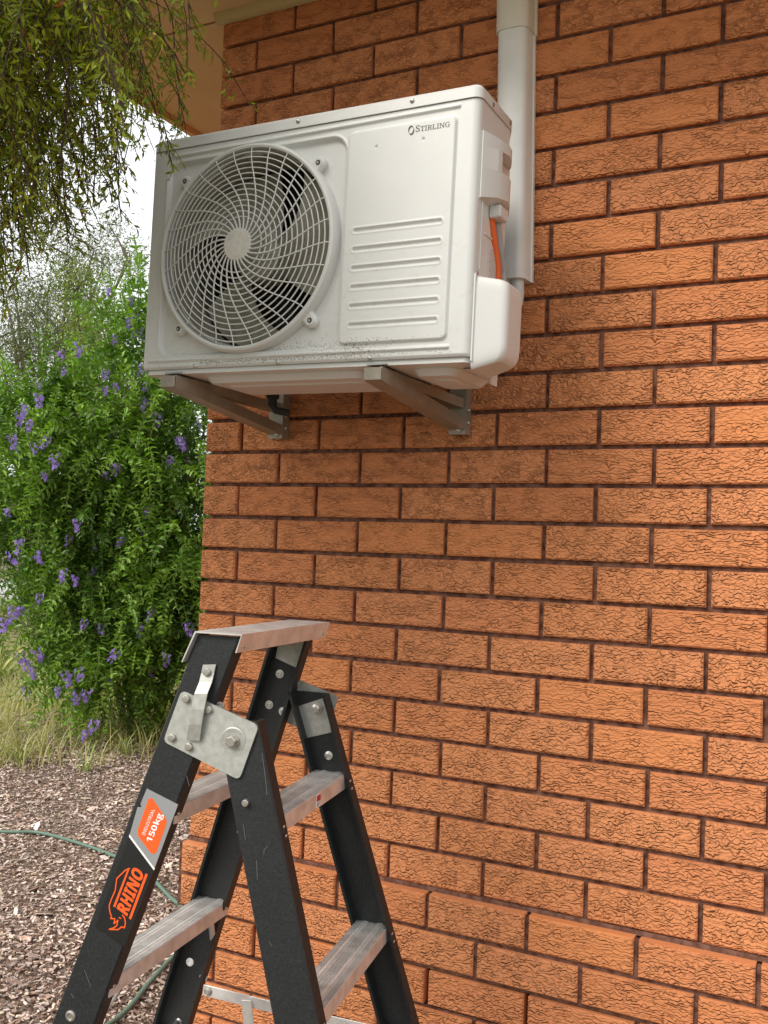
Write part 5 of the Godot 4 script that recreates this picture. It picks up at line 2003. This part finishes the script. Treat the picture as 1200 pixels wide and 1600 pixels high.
func build_background() -> void:
	far_tree("tall airy grey green tree with bare forking stems", Vector3(-16.6, 0, -15.0), 9.3, 3.0, Color(0.09, 0.12, 0.045), Color(0.18, 0.20, 0.09), 34000, 0.10, 11, 0.42, 0.2)
	far_tree("yellow green tree rising behind the purple bush", Vector3(-12.4, 0, -13.6), 6.6, 2.2, Color(0.10, 0.16, 0.03), Color(0.24, 0.28, 0.06), 26000, 0.075, 12, 0.2, 0.4)
	far_tree("dark dense tree near the white car", Vector3(-16.0, 0, -12.2), 4.6, 1.5, Color(0.025, 0.05, 0.02), Color(0.06, 0.09, 0.03), 9000, 0.12, 13, 0.1, 0.35)
	far_tree("bright green shrub between the car and the bush", Vector3(-8.2, 0, -8.6), 2.0, 1.1, Color(0.10, 0.20, 0.03), Color(0.24, 0.34, 0.06), 8000, 0.06, 14, 0.05, 0.45)
	far_tree("low green shrub at the edge of the dry grass", Vector3(-7.2, 0, -5.2), 0.95, 0.75, Color(0.10, 0.18, 0.04), Color(0.26, 0.32, 0.08), 5000, 0.06, 15, 0.05, 0.3)
	far_tree("broad green tree far behind the house", Vector3(-9.5, 0, -19.0), 6.0, 3.2, Color(0.06, 0.11, 0.03), Color(0.15, 0.2, 0.05), 9000, 0.16, 16, 0.15, 0.4)
	# neighbour's house
	var h := thing("neighbour_house", "low pale house with brown tiled roof seen through the shrubs", "house", Vector3(-20.5, 0, -16.0))
	h.rotation.y = 0.85
	var w := MB.new()
	w.box(Vector3(0, 1.05, -3.0), Vector3(11, 2.1, 6.0), 0.02)
	part("wall", w, M.cream, h)
	var rfm := MB.new()
	rfm.quad(Vector3(-6, 2.05, 0.6), Vector3(6, 2.05, 0.6), Vector3(6, 3.3, -3.0), Vector3(-6, 3.3, -3.0), Vector3(0, 1, 1))
	rfm.quad(Vector3(-6, 2.05, -6.6), Vector3(6, 2.05, -6.6), Vector3(6, 3.3, -3.0), Vector3(-6, 3.3, -3.0), Vector3(0, 1, -1))
	rfm.quad(Vector3(-6, 2.0, 0.62), Vector3(6, 2.0, 0.62), Vector3(6, 2.12, 0.62), Vector3(-6, 2.12, 0.62), Vector3(0, 0, 1))
	var rp := part("roof", rfm, M.tile, h)
	var rows := MB.new()
	for i in 14:
		var s := (i + 0.5) / 14.0
		rows.tube([Vector3(-6, 2.06 + 1.25 * s, 0.6 - 3.6 * s), Vector3(6, 2.06 + 1.25 * s, 0.6 - 3.6 * s)], 0.035, 6)
	part("tile_courses", rows, M.tile, rp)
	for x in [-3.2, 0.4, 3.4]:
		var wn := MB.new()
		wn.box(Vector3(x, 1.25, 0.02), Vector3(1.4, 1.0, 0.06), 0.01)
		var wo := part("window", wn, M.white_label, h)
		var pn := MB.new()
		pn.box(Vector3(x, 1.25, 0.052), Vector3(1.25, 0.86, 0.02), 0.0)
		part("pane", pn, M.car_glass, wo)
	build_car()

func build_car() -> void:
	var t := thing("parked_car", "white car parked behind the purple flowering bush", "car", Vector3(-13.2, 0, -8.7))
	t.rotation.y = 0.72
	# lengthwise x (nose to +x), y up, z across: cross-sections lofted along x
	var secs := [[-2.05, 0.55, 0.86, 0.70], [-1.95, 0.35, 1.02, 0.80], [-1.2, 0.25, 0.98, 0.84], [0.0, 0.24, 0.94, 0.85], [0.85, 0.25, 0.93, 0.84], [1.5, 0.28, 0.82, 0.82], [1.95, 0.34, 0.70, 0.74], [2.1, 0.42, 0.60, 0.60]]
	var rows := []
	for s in secs:
		var row := []
		for i in 25:
			var a := TAU * i / 24.0
			var cx := signf(cos(a)) * pow(absf(cos(a)), 0.45)
			var sy := signf(sin(a)) * pow(absf(sin(a)), 0.45)
			row.append(Vector3(s[0], (s[1] + s[2]) * 0.5 + sy * (s[2] - s[1]) * 0.5, cx * s[3]))
		rows.append(row)
	var b := MB.new()
	smooth_rows(b, rows)
	part("body", b, M.car_paint, t)
	var cab := [[-1.9, 0.98, 0.62], [-1.55, 1.38, 0.58], [-0.9, 1.46, 0.60], [-0.1, 1.44, 0.60], [0.5, 1.22, 0.66], [0.98, 0.93, 0.72]]
	var roof := MB.new()
	var glass := MB.new()
	for i in cab.size() - 1:
		var p: Array = cab[i]
		var q: Array = cab[i + 1]
		var A0 := Vector3(p[0], p[1], p[2])
		var A1 := Vector3(p[0], p[1], -p[2])
		var B0 := Vector3(q[0], q[1], q[2])
		var B1 := Vector3(q[0], q[1], -q[2])
		var is_glass := i == 0 or i >= 3
		(glass if is_glass else roof).quad(A0, B0, B1, A1, Vector3.UP + Vector3(0.5 if i > 2 else -0.5, 0, 0))
		for s in [1.0, -1.0]:
			var C0 := Vector3(p[0], 0.92, 0.78 * s)
			var C1 := Vector3(q[0], 0.92, 0.78 * s)
			glass.quad(Vector3(p[0], p[1], p[2] * s), Vector3(q[0], q[1], q[2] * s), C1, C0, Vector3(0, 0, s))
	part("roof", roof, M.car_paint, t)
	part("windows", glass, M.car_glass, t)
	var pil := MB.new()
	for s in [1.0, -1.0]:
		for c in [[0, 1], [3, 5], [2, 2]]:
			var p: Array = cab[c[0]]
			var q: Array = cab[c[1]]
			if c[0] == c[1]:
				pil.tube([Vector3(p[0], p[1], p[2] * s), Vector3(p[0], 0.9, 0.79 * s)], 0.04, 6)
			else:
				pil.tube([Vector3(p[0], p[1], p[2] * s), Vector3(q[0], q[1], q[2] * s)], 0.035, 6)
	part("pillars", pil, M.car_paint, t)
	for x in [-1.25, 1.3]:
		for s in [1.0, -1.0]:
			var wh := MB.new()
			wh.lathe([Vector2(0.0, -0.1), Vector2(0.24, -0.1), Vector2(0.31, -0.07), Vector2(0.31, 0.07), Vector2(0.24, 0.1), Vector2(0.0, 0.1)], Transform3D(Basis(Vector3(1, 0, 0), Vector3(0, 0, s), Vector3(0, -s, 0)), Vector3(x, 0.31, 0.74 * s)), 24)
			var wo := part("wheel", wh, M.rubber, t)
			var rm := MB.new()
			rm.lathe([Vector2(0.2, 0.101), Vector2(0.19, 0.09), Vector2(0.06, 0.095), Vector2(0, 0.11)], Transform3D(Basis(Vector3(1, 0, 0), Vector3(0, 0, s), Vector3(0, -s, 0)), Vector3(x, 0.31, 0.74 * s)), 20)
			part("rim", rm, M.alu, wo)
	for s in [1.0, -1.0]:
		var hl := MB.new()
		hl.box(Vector3(1.96, 0.62, 0.52 * s), Vector3(0.2, 0.13, 0.3), 0.03)
		part("headlight", hl, M.white_label, t)
